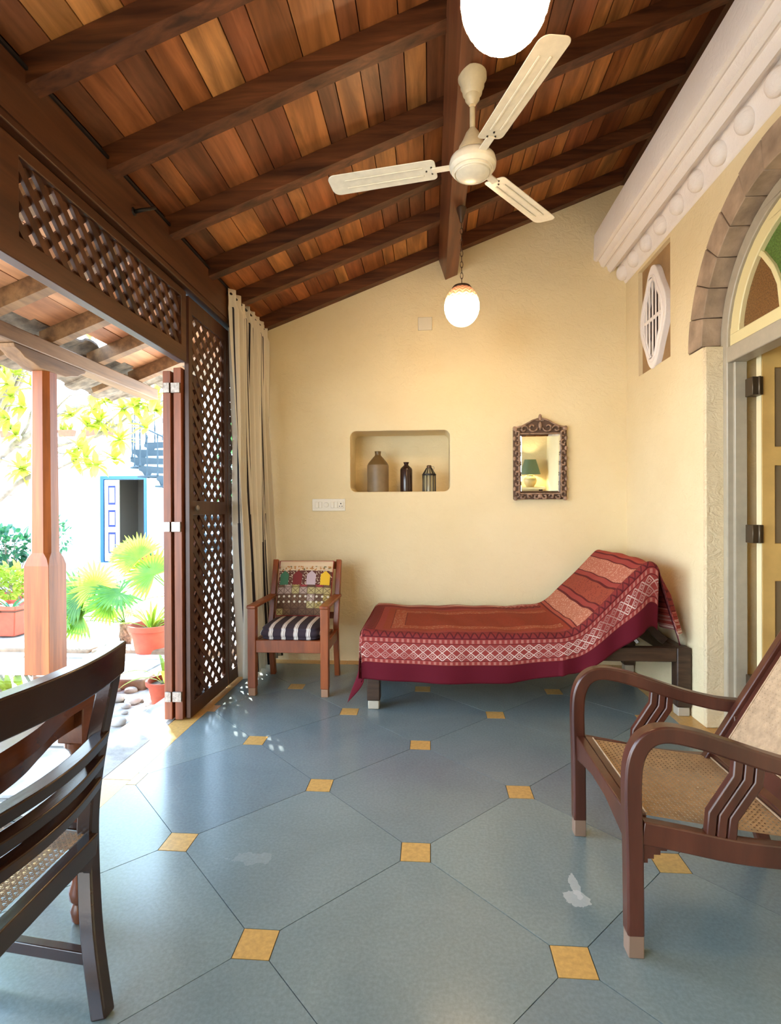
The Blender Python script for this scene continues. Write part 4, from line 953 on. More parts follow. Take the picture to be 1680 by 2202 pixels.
# ------------------------------------------------------------------ niche bottles, switches, junction box
def bottle(name, label, cx, cy, prof, mat, band=None, cat='bottle'):
    t = thing(name, label, cat, (cx, cy, NZ0)); MB().lathe((cx, cy, NZ0+.001), prof, 32).build('body', mat, t, smooth='angle')
    return t
M['stoneware'] = plain('grey_brown_stoneware', (.235, .165, .09), .45, nscale=10, namp=.12)
M['stoneware_top'] = plain('olive_glaze', (.15, .095, .035), .35)
YN = YB+.10; Yk = YN/YB
bt = thing('stoneware_bottle', 'large grey brown stoneware bottle at the left of the wall niche', 'bottle', (-.45, YN, NZ0))
R_ = .093
MB().lathe((-.452, YN, NZ0), [(R_*.97, .001), (R_, .01), (R_, .222), (R_*.985, .232)], 36).build('body', M['stoneware'], bt, smooth='angle')
MB().lathe((-.452, YN, NZ0), [(R_*.985, .232), (R_*.9, .25), (R_*.5, .295), (.028, .315), (.025, .325), (.027, .345), (.029, .352), (.02, .352)], 36).build('shoulder', M['stoneware_top'], bt, smooth='angle', label='olive glazed shoulder and neck')
b2 = thing('glazed_bottle', 'slim dark brown glazed bottle in the middle of the wall niche', 'bottle', (-.207, YN, NZ0))
r = .053; MB().lathe((-.207, YN, NZ0), [(r*.97, .001), (r, .008), (r, .19), (r*.9, .205), (.022, .228), (.018, .235), (.022, .248), (.026, .256), (.018, .256)], 28).build('body', plain('dark_brown_glaze', (.032, .014, .010), .2, spec=.6), b2, smooth='angle')
b3 = thing('striped_bottle', 'small caged black striped bottle with ring handle at the right of the niche', 'bottle', (-.01, YN, NZ0))
r = .056; MB().lathe((-.01, YN, NZ0), [(r*.9, .001), (r*.9, .145), (.02, .20), (.018, .225), (.012, .226)], 28).build('glass', plain('pale_green_glass', (.33, .29, .17), .25, spec=.6), b3, smooth='angle')
for k in range(12):
    a = 2*PI*(k+.3)/12; ca, sa = math.cos(a), math.sin(a)
    MB().tube([(-.01+r*ca, YN+r*sa, NZ0+.002), (-.01+r*ca, YN+r*sa, NZ0+.148), (-.01+.022*ca, YN+.022*sa, NZ0+.205)], .0035, 5).build('wire', M['iron'], b3)
MB().lathe((-.01, YN, NZ0), [(r-.002, .140), (r+.004, .142), (r+.004, .152), (r-.002, .154)], 28).build('band', M['iron'], b3)
MB().lathe((-.01, YN, NZ0), [(.02, .198), (.021, .222), (.016, .228)], 16).build('cap', M['bronze'], b3)
MB().tube([(.012+.011+.011*math.cos(2*PI*k/12), YN, NZ0+.205+.013*math.sin(2*PI*k/12)) for k in range(13)], .0018, 5).build('ring_handle', M['steel'], b3)
sw = thing('switch_plate', 'cream switch plate with switches and socket on the wall below the niche', 'switch', (-.865, YB, 1.33))
MB().box((-1.007, YB-.008, 1.276), (-.722, YB+.001, 1.380)).build('plate', M['white'], sw, bevel=.003)
for x in (-.965, -.935, -.832, -.802): MB().box((x-.013, YB-.013, 1.302), (x+.013, YB-.007, 1.354)).build('switch', M['white'], sw, bevel=.002)
MB().lathe((-.885, YB-.007, 1.328), [(.021, 0), (.019, .008), (.0, .009)], 20, (0, -1, 0)).build('dimmer_knob', M['white'], sw, smooth='angle')
sk = MB().box((-.785, YB-.012, 1.300), (-.735, YB-.007, 1.356)).build('socket', M['white'], sw, bevel=.002)
for dx, dz in ((-.011, -.012), (.011, -.012), (0, .010)): MB().lathe((-.760+dx, YB-.0125, 1.328+dz), [(.0042 if dz < 0 else .0055, 0), (.004, .001)], 10, (0, -1, 0)).build('socket_hole', M['iron'], sk)
jb = thing('junction_box', 'small square white cover box high on the back wall beside the pendant', 'box', (-.04, YB, 2.845))
MB().box((-.098, YB-.014, 2.79), (.022, YB+.001, 2.90)).build('cover', M['white'], jb, bevel=.005)

# ------------------------------------------------------------------ curtain
def m_curtain():
    mt, n, l, b = newmat('striped_cotton'); t = n.new('ShaderNodeTexCoord'); s = n.new('ShaderNodeSeparateXYZ'); l.new(t.outputs['UV'], s.inputs[0])
    u = mathn(n, l, 'MULTIPLY', s.outputs[0], 31.0); p = mathn(n, l, 'PINGPONG', mathn(n, l, 'ADD', u, .31), 0.5)
    idx = mathn(n, l, 'FLOOR', mathn(n, l, 'ADD', u, .81)); h = mathn(n, l, 'FRACT', mathn(n, l, 'MULTIPLY', mathn(n, l, 'SINE', mathn(n, l, 'MULTIPLY', idx, 12.99)), 43.7))
    brk = mathn(n, l, 'MULTIPLY_ADD', h, .30, .18)
    thick = mathn(n, l, 'LESS_THAN', s.outputs[1], brk); thr = mathn(n, l, 'MULTIPLY_ADD', thick, .05, .07)
    st_ = mathn(n, l, 'LESS_THAN', p, thr); hd_ = mathn(n, l, 'LESS_THAN', s.outputs[1], .955); st_ = mathn(n, l, 'MULTIPLY', st_, hd_)
    c = mixc(n, l, st_, (.86, .81, .70), (.045, .042, .055)); l.new(c, b.inputs['Base Color']); b.inputs['Roughness'].default_value = .9
    tl_ = n.new('ShaderNodeBsdfTranslucent'); l.new(c, tl_.inputs[0]); mx = n.new('ShaderNodeMixShader'); mx.inputs[0].default_value = .35
    l.new(b.outputs[0], mx.inputs[1]); l.new(tl_.outputs[0], mx.inputs[2]); l.new(mx.outputs[0], n['Material Output'].inputs[0])
    return mt
M['curtain'] = m_curtain()
def curt(u, v):
    # v: 0 bottom, 1 top ; u along Y
    z = .06+(2.85-.06)*v
    y = 3.70+.79*u
    gather = (1-v); y = y + gather*(.10*(1-u)-.03*u)*1.0
    amp = .038+.012*(1-v)
    x = -1.405+amp*math.sin(u*2*PI*7.5+.6*math.sin(v*4+u*7))+.012*math.sin(u*2*PI*21+v*3)+.10*(1-v)**2*(.4+.6*u)
    if v > .955: x = -1.405+(x+1.405)*.6
    return (x, y+.012*math.sin(u*40+v*5), z)
cu = MB().grid(curt, 220, 60, lambda u, v: (u, v)).build('curtain', M['curtain'], smooth=True, solid=.002, fix=False)
tag(cu, 'cream curtain with thin dark stripes hanging against the lattice wall', 'curtain')

# ------------------------------------------------------------------ wooden armchair by the back wall
ac = thing('wooden_armchair', 'reddish teak armchair against the back wall beside the striped curtain', 'armchair', (-.985, 3.85, 0))
ax0, ax1, ay0, ay1 = -1.265, -.70, 3.62, 4.12
for x in (ax0+.028, ax1-.028):
    b = MB(); b.box((x-.028, ay0, .055), (x+.028, ay0+.055, .605)); b.build('front_leg', M['chairw'], ac, bevel=.004)
    MB().box((x-.025, ay0+.003, 0), (x+.025, ay0+.052, .055)).build('foot', M['steel'] if False else plain('worn_foot', (.30, .16, .09), .6), ac, bevel=.004)
    xi = x + (.03 if x < -1 else -.0)
    MB().sweep([(x, ay1+.02, 0), (x, ay1-.03, .25), (x, ay1-.03, .42), (x, ay1+.12, .885)], [(-.022, -.02), (.022, -.02), (.022, .02), (-.022, .02)], (1, 0, 0)).build('back_post', M['chairw'], ac, bevel=.004)
    MB().box((x-.014, ay0+.055, .295), (x+.014, ay1-.04, .365)).build('side_rail', M['chairw'], ac, bevel=.003)
    MB().box((x-.032, ay0-.012, .605), (x+.032, ay1+.045, .628)).build('armrest', M['chairw'], ac, bevel=.006)
MB().box((ax0+.056, ay0+.008, .300), (ax1-.056, ay0+.034, .385)).build('front_rail', M['chairw'], ac, bevel=.003)
MB().box((ax0+.056, ay1-.045, .300), (ax1-.056, ay1-.02, .365)).build('rear_rail', M['chairw'], ac, bevel=.003)
MB().box((ax0+.056, ay0+.034, .350), (ax1-.056, ay1-.045, .368)).build('seat_board', M['chairw'], ac)
MB().bar((ax0+.05, ay1+.108, .845), (ax1-.05, ay1+.108, .845), .02, .06).build('top_rail', M['chairw'], ac, bevel=.003)
MB().bar((ax0+.05, ay1-.01, .47), (ax1-.05, ay1-.01, .47), .02, .05).build('lower_back_rail', M['chairw'], ac, bevel=.003)
for k in range(4):
    x = ax0+.11+k*.115; MB().bar((x, ay1-.008, .49), (x, ay1+.103, .82), .05, .012, (0, 1, 0)).build('back_slat', M['chairw'], ac, bevel=.002)
# striped seat cushion
def m_stripe():
    mt, n, l, b = newmat('dark_striped_fabric'); t = n.new('ShaderNodeTexCoord'); s = n.new('ShaderNodeSeparateXYZ'); l.new(t.outputs['Object'], s.inputs[0])
    p = mathn(n, l, 'FRACT', mathn(n, l, 'MULTIPLY_ADD', s.outputs[0], 1/.088, .30)); r = ramp(n, [(0, (.030, .018, .028)), (.62, (.62, .55, .50)), (.68, (.10, .06, .06)), (.70, (.70, .66, .62)), (.82, (.12, .07, .07)), (.85, (.62, .57, .52)), (.95, (.030, .018, .028))], 'CONSTANT'); l.new(p, r.inputs[0])
    l.new(r.outputs[0], b.inputs['Base Color']); b.inputs['Roughness'].default_value = .9; return mt
cs = thing('seat_cushion', 'dark and white striped box cushion on the seat of the teak armchair', 'cushion', (-.98, 3.86, .37))
def cush(fn): return fn
cb = MB(); hx, hy, hz = .223, .225, .05; c = Vector((-.985, 3.878, .420))
def se(u, v, e=.28):
    a = 2*PI*u; ph = PI*(v-.5); s_ = lambda w, m_: math.copysign(abs(w)**m_, w)
    rr = s_(math.cos(ph), .35); x, y, z = s_(math.cos(a), e)*rr, s_(math.sin(a), e)*rr, s_(math.sin(ph), .7)
    bul = 1+.03*math.cos(ph*10); return (c.x+hx*x*bul*.97, c.y+hy*y*bul*.97, c.z+hz*z*(1+.25*(1-(x*x+y*y)/2)))
cb.grid(se, 96, 32); cb.build('cover', m_stripe(), cs, smooth=True)
# patchwork cushion
def m_patch():
    mt, n, l, b = newmat('patchwork_embroidery'); t = n.new('ShaderNodeTexCoord'); s = n.new('ShaderNodeSeparateXYZ'); l.new(t.outputs['UV'], s.inputs[0]); U, V = s.outputs[0], s.outputs[1]
    cu_ = n.new('ShaderNodeCombineXYZ'); l.new(mathn(n, l, 'FLOOR', mathn(n, l, 'MULTIPLY', U, 7.0)), cu_.inputs[0]); l.new(mathn(n, l, 'FLOOR', mathn(n, l, 'MULTIPLY', V, 8.0)), cu_.inputs[1])
    wn_ = n.new('ShaderNodeTexWhiteNoise'); wn_.noise_dimensions = '2D'; l.new(cu_.outputs[0], wn_.inputs['Vector'])
    pc = ramp(n, [(0, (.10, .05, .03)), (.18, (.35, .27, .09)), (.34, (.38, .28, .24)), (.5, (.13, .07, .04)), (.66, (.30, .04, .05)), (.76, (.42, .35, .16)), (.88, (.16, .09, .05))], 'CONSTANT'); l.new(wn_.outputs[0], pc.inputs[0])
    fu, fv = mathn(n, l, 'FRACT', mathn(n, l, 'MULTIPLY', U, 7.0)), mathn(n, l, 'FRACT', mathn(n, l, 'MULTIPLY', V, 8.0))
    def absd(x, c_): return mathn(n, l, 'ABSOLUTE', mathn(n, l, 'SUBTRACT', x, c_))
    dg = mathn(n, l, 'MINIMUM', mathn(n, l, 'ABSOLUTE', mathn(n, l, 'SUBTRACT', absd(fu, .5), absd(fv, .5))), mathn(n, l, 'SUBTRACT', .5, mathn(n, l, 'MAXIMUM', absd(fu, .5), absd(fv, .5))))
    ln = mathn(n, l, 'LESS_THAN', dg, .05); low = mixc(n, l, mathn(n, l, 'MULTIPLY', ln, .75), pc.outputs[0], (.06, .025, .015))
    # mirror-work dots rows
    dot = mathn(n, l, 'LESS_THAN', mathn(n, l, 'ADD', mathn(n, l, 'POWER', mathn(n, l, 'SUBTRACT', mathn(n, l, 'FRACT', mathn(n, l, 'MULTIPLY', U, 10)), .5), 2), mathn(n, l, 'POWER', mathn(n, l, 'SUBTRACT', mathn(n, l, 'FRACT', mathn(n, l, 'MULTIPLY', V, 10.5)), .5), 2)), .045)
    band = mathn(n, l, 'MULTIPLY', mathn(n, l, 'GREATER_THAN', V, .18), mathn(n, l, 'LESS_THAN', V, .40)); low = mixc(n, l, mathn(n, l, 'MULTIPLY', mathn(n, l, 'MULTIPLY', dot, band), .9), low, (.70, .66, .55))
    # houses band
    U4 = mathn(n, l, 'MULTIPLY_ADD', U, 4.0, 0.0); hu = absd(mathn(n, l, 'FRACT', U4), .5)
    hcol = ramp(n, [(0, (.05, .16, .09)), (.25, (.18, .02, .02)), (.5, (.50, .40, .44)), (.75, (.75, .48, .03))], 'CONSTANT'); l.new(U, hcol.inputs[0])
    top = mathn(n, l, 'SUBTRACT', .80, mathn(n, l, 'MULTIPLY', hu, .22)); inh = mathn(n, l, 'MULTIPLY', mathn(n, l, 'LESS_THAN', hu, .33), mathn(n, l, 'LESS_THAN', V, top))
    vr = n.new('ShaderNodeTexVoronoi'); vr.inputs['Scale'].default_value = 34; l.new(t.outputs['UV'], vr.inputs['Vector'])
    vc = ramp(n, [(.25, (.62, .52, .38)), (.4, (.10, .03, .02))]); l.new(vr.outputs['Distance'], vc.inputs[0]); mid = mixc(n, l, inh, vc.outputs[0], hcol.outputs[0])
    star = ramp(n, [(0, (.60, .46, .30)), (.35, (.60, .48, .32)), (.5, (.45, .20, .06)), (.62, (.62, .50, .36)), (.8, (.16, .14, .07))], 'CONSTANT'); l.new(vr.outputs['Color'], star.inputs[0])
    tp = mixc(n, l, mathn(n, l, 'GREATER_THAN', V, .885), star.outputs[0], (.66, .52, .36))
    up_ = mixc(n, l, mathn(n, l, 'GREATER_THAN', V, .80), mid, tp); c = mixc(n, l, mathn(n, l, 'GREATER_THAN', V, .54), low, up_)
    ed = mathn(n, l, 'GREATER_THAN', mathn(n, l, 'MAXIMUM', absd(U, .5), absd(V, .5)), .488); c = mixc(n, l, ed, c, (.25, .015, .015))
    l.new(c, b.inputs['Base Color']); b.inputs['Roughness'].default_value = .85; return mt
pcn = thing('patchwork_cushion', 'embroidered patchwork cushion leaning against the back of the teak armchair', 'cushion', (-.98, 4.08, .48))
b0, b1, t1, t0_ = Vector((-1.185, 4.015, .478)), Vector((-.765, 4.015, .478)), Vector((-.755, 4.165, .885)), Vector((-1.185, 4.165, .885))
nb = (b1-b0).cross(t0_-b0).normalized()
if nb.y > 0: nb = -nb
def pil(sg):
    def f(u, v):
        p = b0.lerp(b1, u).lerp(t0_.lerp(t1, u), v); e = (max(0, 1-(2*u-1)**2)**.45)*(max(0, 1-(2*v-1)**2)**.45); pin = .012*((2*u-1)**2)*((2*v-1)**2)
        return p+nb*sg*(.045*e)
    return f
pb = MB(); pb.grid(pil(1), 28, 28, lambda u, v: (u, v)); pb.grid(pil(-1), 28, 28, lambda u, v: (u, v), flip=True); pb.build('cover', m_patch(), pcn, smooth=True)

# ------------------------------------------------------------------ daybed and bedspread
db = thing('daybed', 'dark wooden daybed with raised headrest frame against the back wall', 'daybed', (.5, 3.95, 0))
dx0, dx1, dy0, dy1 = -.43, 1.60, 3.42, 4.42
zt = .425
for x in (dx0+.06, dx1-.045):
    for y in (dy0+.045, dy1-.045):
        MB().box((x-.043, y-.043, .055), (x+.043, y+.043, zt-.0)).build('leg', M['bedw'], db, bevel=.008)
        MB().box((x-.036, y-.036, 0), (x+.036, y+.036, .055)).build('foot', plain('worn_grey_foot', (.42, .36, .28), .6), db, bevel=.006)
for y in (dy0+.035, dy1-.035): MB().box((dx0+.1, y-.03, zt-.09), (dx1-.088, y+.03, zt-.004)).build('side_rail', M['bedw'], db, bevel=.006)
for x in (dx0+.06, dx1-.045): MB().box((x-.03, dy0+.088, zt-.09), (x+.03, dy1-.088, zt-.004)).build('end_rail', M['bedw'], db, bevel=.006)
MB().box((dx0+.03, dy0+.02, zt-.003), (.80, dy1-.02, zt+.055)).build('mattress', plain('ticking', (.5, .42, .35), .9), db, bevel=.02)
hp0, hp1 = Vector((.86, 0, .44)), Vector((1.30, 0, .865))
for y in (dy0+.05, dy1-.06): MB().bar((hp0.x, y, hp0.z), (hp1.x, y, hp1.z), .05, .045).build('headrest_rail', M['bedw'], db, bevel=.005)
for k in range(4):
    p = hp0.lerp(hp1, .2+.26*k); MB().bar((p.x, dy0+.05, p.z), (p.x, dy1-.06, p.z), .04, .03).build('headrest_slat', M['bedw'], db, bevel=.004)
for y in (dy0+.16, dy1-.16):
    MB().bar((1.20, y, .70), (1.50, y, .43), .045, .05).build('prop', M['bedw'], db, bevel=.005)
MB().bar((1.21, dy0+.12, .56), (1.30, dy0+.06, .44), .018, .018).build('prop_stay', M['steel'], db)
def m_spread():
    mt, n, l, b = newmat('block_printed_cotton'); t = n.new('ShaderNodeTexCoord'); s = n.new('ShaderNodeSeparateXYZ'); l.new(t.outputs['UV'], s.inputs[0]); U, V = s.outputs[0], s.outputs[1]   # metres along / from front hem
    LU = 2.90
    e = mathn(n, l, 'MINIMUM', mathn(n, l, 'MINIMUM', U, V), mathn(n, l, 'SUBTRACT', LU, U)); e = mathn(n, l, 'MINIMUM', e, mathn(n, l, 'SUBTRACT', 1.55, V))
    foot = mathn(n, l, 'LESS_THAN', U, V); a = mixc(n, l, foot, U, V)     # running coordinate along the border
    sa = n.new('ShaderNodeSeparateColor'); l.new(a, sa.inputs[0]); A = sa.outputs[0]
    mar, lt, ln, rust, pk = (.105, .006, .014), (.40, .18, .13), (.095, .010, .012), (.24, .036, .017), (.27, .042, .036)
    base = ramp(n, [(0, mar), (.118, ln), (.124, pk), (.150, ln), (.155, pk), (.262, ln), (.268, pk), (.300, ln), (.306, (.19, .026, .024)), (.368, ln), (.374, pk), (.42, (.26, .045, .022)), (.47, ln), (.476, (.31, .07, .034)), (.56, ln), (.566, rust)], 'CONSTANT'); l.new(e, base.inputs[0])
    def tri(x, k): return mathn(n, l, 'PINGPONG', mathn(n, l, 'MULTIPLY', x, k), .5)
    def inb(x, lo, hi): return mathn(n, l, 'MULTIPLY', mathn(n, l, 'GREATER_THAN', x, lo), mathn(n, l, 'LESS_THAN', x, hi))
    ta, te = tri(A, 1/.060), tri(mathn(n, l, 'SUBTRACT', e, .155), 1/.0535)
    d = mathn(n, l, 'ABSOLUTE', mathn(n, l, 'SUBTRACT', mathn(n, l, 'ADD', ta, te), .5)); d2 = mathn(n, l, 'ABSOLUTE', mathn(n, l, 'SUBTRACT', mathn(n, l, 'ADD', ta, te), .78)); lat = mathn(n, l, 'LESS_THAN', mathn(n, l, 'MINIMUM', d, mathn(n, l, 'ADD', d2, .03)), .075)
    wear = noise(n, l, 4, 3, t.outputs['UV']); wr_ = ramp(n, [(.42, (.18,)*3), (.58, (1.0,)*3)]); l.new(wear.outputs[0], wr_.inputs[0])
    c = mixc(n, l, mathn(n, l, 'MULTIPLY', mathn(n, l, 'MULTIPLY', lat, inb(e, .155, .262)), mathn(n, l, 'MULTIPLY_ADD', wr_.outputs[0], .75, .15)), base.outputs[0], (.72, .55, .48))
    bx = mathn(n, l, 'GREATER_THAN', tri(A, 1/.034), .27); bxs = mathn(n, l, 'MAXIMUM', inb(e, .128, .147), inb(e, .273, .296)); c = mixc(n, l, mathn(n, l, 'MULTIPLY', mathn(n, l, 'MULTIPLY', bx, bxs), .55), c, (.55, .25, .20))
    zg = mathn(n, l, 'SUBTRACT', mathn(n, l, 'MULTIPLY', mathn(n, l, 'SUBTRACT', e, .306), 8.0), tri(A, 1/.052)); zl = mathn(n, l, 'LESS_THAN', mathn(n, l, 'ABSOLUTE', zg), .10); zf = mathn(n, l, 'MULTIPLY', inb(e, .306, .368), zl); c = mixc(n, l, mathn(n, l, 'MULTIPLY', zf, .8), c, (.06, .008, .012))
    vr = n.new('ShaderNodeTexVoronoi'); vr.inputs['Scale'].default_value = 62; l.new(t.outputs['UV'], vr.inputs['Vector']); vm = ramp(n, [(.25, (1, 1, 1)), (.4, (0, 0, 0))]); l.new(vr.outputs['Distance'], vm.inputs[0])
    c = mixc(n, l, mathn(n, l, 'MULTIPLY', mathn(n, l, 'MULTIPLY', vm.outputs[0], inb(e, .476, .56)), .5), c, (.62, .36, .22)); c = mixc(n, l, mathn(n, l, 'MULTIPLY', mathn(n, l, 'MULTIPLY', vm.outputs[0], mathn(n, l, 'GREATER_THAN', e, .37)), .22), c, (.09, .02, .01))
    # cross bands on the raised head part
    hb_ = ramp(n, [(0, (0, 0, 0))]+[], 'CONSTANT')
    H = mathn(n, l, 'SUBTRACT', U, 1.60)
    hr_ = ramp(n, [(0, rust), (.02, ln), (.035, (.33, .07, .045)), (.055, ln), (.065, (.40, .14, .085)), (.195, ln), (.21, pk), (.245, ln), (.255, (.28, .055, .032)), (.385, ln), (.40, pk), (.435, ln), (.445, (.40, .13, .085)), (.575, ln), (.585, pk), (.62, ln), (.63, (.31, .05, .035))], 'CONSTANT'); l.new(H, hr_.inputs[0])
    lightb = mathn(n, l, 'MAXIMUM', inb(H, .065, .195), inb(H, .445, .575)); hc = mixc(n, l, mathn(n, l, 'MULTIPLY', mathn(n, l, 'MULTIPLY', vm.outputs[0], lightb), .5), hr_.outputs[0], (.70, .48, .36)); hc = mixc(n, l, mathn(n, l, 'MULTIPLY', mathn(n, l, 'MULTIPLY', vm.outputs[0], inb(H, .255, .385)), .6), hc, (.10, .015, .015))
    ishead = mathn(n, l, 'MULTIPLY', mathn(n, l, 'GREATER_THAN', H, 0), mathn(n, l, 'MULTIPLY', mathn(n, l, 'GREATER_THAN', V, .375), mathn(n, l, 'LESS_THAN', U, 2.40)))
    c = mixc(n, l, ishead, c, hc)
    geo = n.new('ShaderNodeNewGeometry'); c = mixc(n, l, geo.outputs['Backfacing'], c, (.42, .015, .02))
    l.new(c, b.inputs['Base Color']); b.inputs['Roughness'].default_value = .8; b.inputs['Specular IOR Level'].default_value = .15
    b.inputs['Sheen Weight'].default_value = .0
    wv = noise(n, l, 400, 2, t.outputs['UV']); bump(n, l, b, wv.outputs[0], .25, .002)
    return mt
def bpath(u):   # u metres from foot hem -> (x, z, outward hang flag)
    HF = .27
    if u < HF: return (-.452-.01*(1-u/HF), .22+.285*u/HF, 0)
    u -= HF
    if u < .05: a = u/.05*PI/2; return (-.42-.03*math.cos(a), .487+.03*math.sin(a)-.012, 1)
    u -= .05
    L1 = 1.16
    if u < L1:
        x = -.42+u; return (x, .505-.012*math.sin(PI*u/L1), 1)
    u -= L1; L2 = .75; ang = math.radians(44)
    if u < L2:
        # smooth start
        s_ = u; k = min(1, s_/.30); a_ = ang*k*k*(3-2*k); xx, zz = .74, .505; N = 24
        for i in range(N):
            ss = s_*(i+.5)/N; kk = min(1, ss/.30); aa = math.radians(46)*kk*kk*(3-2*kk); xx += math.cos(aa)*s_/N; zz += math.sin(aa)*s_/N
        return (xx, zz, 1)
    X2, Z2, _ = bpath(.27+.05+1.16+.7499); u -= L2
    r_ = .045; al = math.radians(46)
    if u < .09:
        a = u/.09*math.radians(125); cx_, cz_ = X2+r_*math.sin(al), Z2-r_*math.cos(al); th = math.radians(90)+al-a
        return (cx_+r_*math.cos(th), cz_+r_*math.sin(th), 1)
    a = math.radians(90)+al-math.radians(125); cx_, cz_ = X2+r_*math.sin(al), Z2-r_*math.cos(al); u -= .09
    return (cx_+r_*math.cos(a)+.28*u, cz_+r_*math.sin(a)-u*.98, 2)
LU = 2.74; LV = 1.34
def hemdrop(x):      # hanging length at the front along x
    if x < .5: return .285
    if x < .85: return .285-.05*(x-.5)/.35
    if x < 1.3: return .235+.14*(x-.85)/.45
    return .375
def spread(a, b_):
    u = a*LU; v = b_*LV
    x, z, k = bpath(u); hw = hemdrop(x); hang = .31
    yf, yb_ = 3.40, 4.425
    r_ = .035
    if v < hang:
        s_ = (hang-v)/hang*hw           # distance below the edge
        y = yf - (.008*math.sin(x*17)+.016*math.sin(x*6+1)+(.014*math.sin(x*26) if x > .8 else 0))*s_/hw; zz = z-r_*.6-s_; 
        q = s_/hw
        if k == 0:                      # corner: both sides hanging
            uh = (.27-u)/.27; xx = x-.05*uh*q-.02; yy = y-.02*uh+.10*uh*(1-q)*0; zlow = .47-math.hypot(.27*uh, .285*q)-.04*uh*q
            fold = .03*math.sin(uh*PI)*q
            return (-.43-.11*uh*(.3+.7*q)*1.0+fold, y+.05*uh*(1-.2*q)-.03*q*uh, max(.035, zlow))
        if k == 2: y += .10*q; x = x-.0+.05*q; zz = z-.25*s_
        if k == 1 and x > .9: zz += 0
        return (x, y, max(.03, zz))
    t = v-hang
    if t < .05:
        a_ = t/.05*PI/2; return (x, yf+r_*(1-math.cos(a_)), z-r_*.6*(1-math.sin(a_)))
    f = (t-.05)/(LV-hang-.05); y = yf+r_+(yb_-yf-r_)*f
    wob = .004*math.sin(x*9+y*7)+.003*math.sin(x*23+y*5)
    if k == 2: return (x+.035*(math.sin(y*22)+.6)*min(1,(u-2.3)/.2), y, z+.0)
    if k == 0: return (x-.015*math.sin(y*14)*(1-u/.27), y, z)
    # fold lines near the crease
    if x > .9: wob += .006*math.sin(y*20+x*12)*(1-f)
    return (x, y, z+wob)
sp = MB().grid(spread, 230, 110, lambda a, b_: (a*LU*1.0, b_*LV))
spo = sp.build('bedspread', m_spread(), smooth=True, fix=False); tag(spo, 'red block printed cotton bedspread draped over the daybed', 'bedspread')
md = spo.modifiers.new('s', 'SOLIDIFY'); md.thickness = .003; md.offset = -1

# ------------------------------------------------------------------ cane webbing as crossing strands
def cane(mb, P, U, V, x0, x1, y0, y1, pitch, w, maskf=None):
    """strands on a surface P(x,y)->point; four directions"""
    U, V = Vector(U), Vector(V)
    def strand(a, b_, lift, wd):
        a, b_ = Vector(a), Vector(b_); d = (b_-a); L_ = d.length
        if L_ < pitch*.8: return
        d.normalize(); nrm = Vector((-d.y, d.x)); n_ = max(1, int(L_/.08)); vs = []; fs = []
        for i in range(n_+1):
            q = a+(b_-a)*i/n_
            for s_ in (-1, 1): r = q+nrm*wd/2*s_; p = P(r.x, r.y); vs.append((p[0], p[1], p[2]+lift))
        for i in range(n_): fs.append((2*i, 2*i+1, 2*i+3, 2*i+2))
        mb.add(vs, fs)
    x = x0
    while x < x1:
        for o in (-.28, .28): strand((x+o*pitch*.5, y0), (x+o*pitch*.5, y1), .0, w)
        x += pitch
    y = y0
    while y < y1:
        for o in (-.28, .28): strand((x0, y+o*pitch*.5), (x1, y+o*pitch*.5), .0008, w)
        y += pitch
    for sg, lift in ((1, .0016), (-1, .0024)):
        c_ = -(x1-x0)-(y1-y0)
        while c_ < (x1-x0)+(y1-y0):
            # line y = sg*(x-x0) + c
            pts = []
            for xx in (x0, x1):
                yy = y0+sg*(xx-x0)+c_
                if y0 <= yy <= y1: pts.append((xx, yy))
            for yy in (y0, y1):
                xx = x0+sg*(yy-y0-c_)
                if x0 < xx < x1: pts.append((xx, yy))
            if len(pts) >= 2: strand(pts[0], pts[1], lift, w*1.1)
            c_ += pitch
    return mb

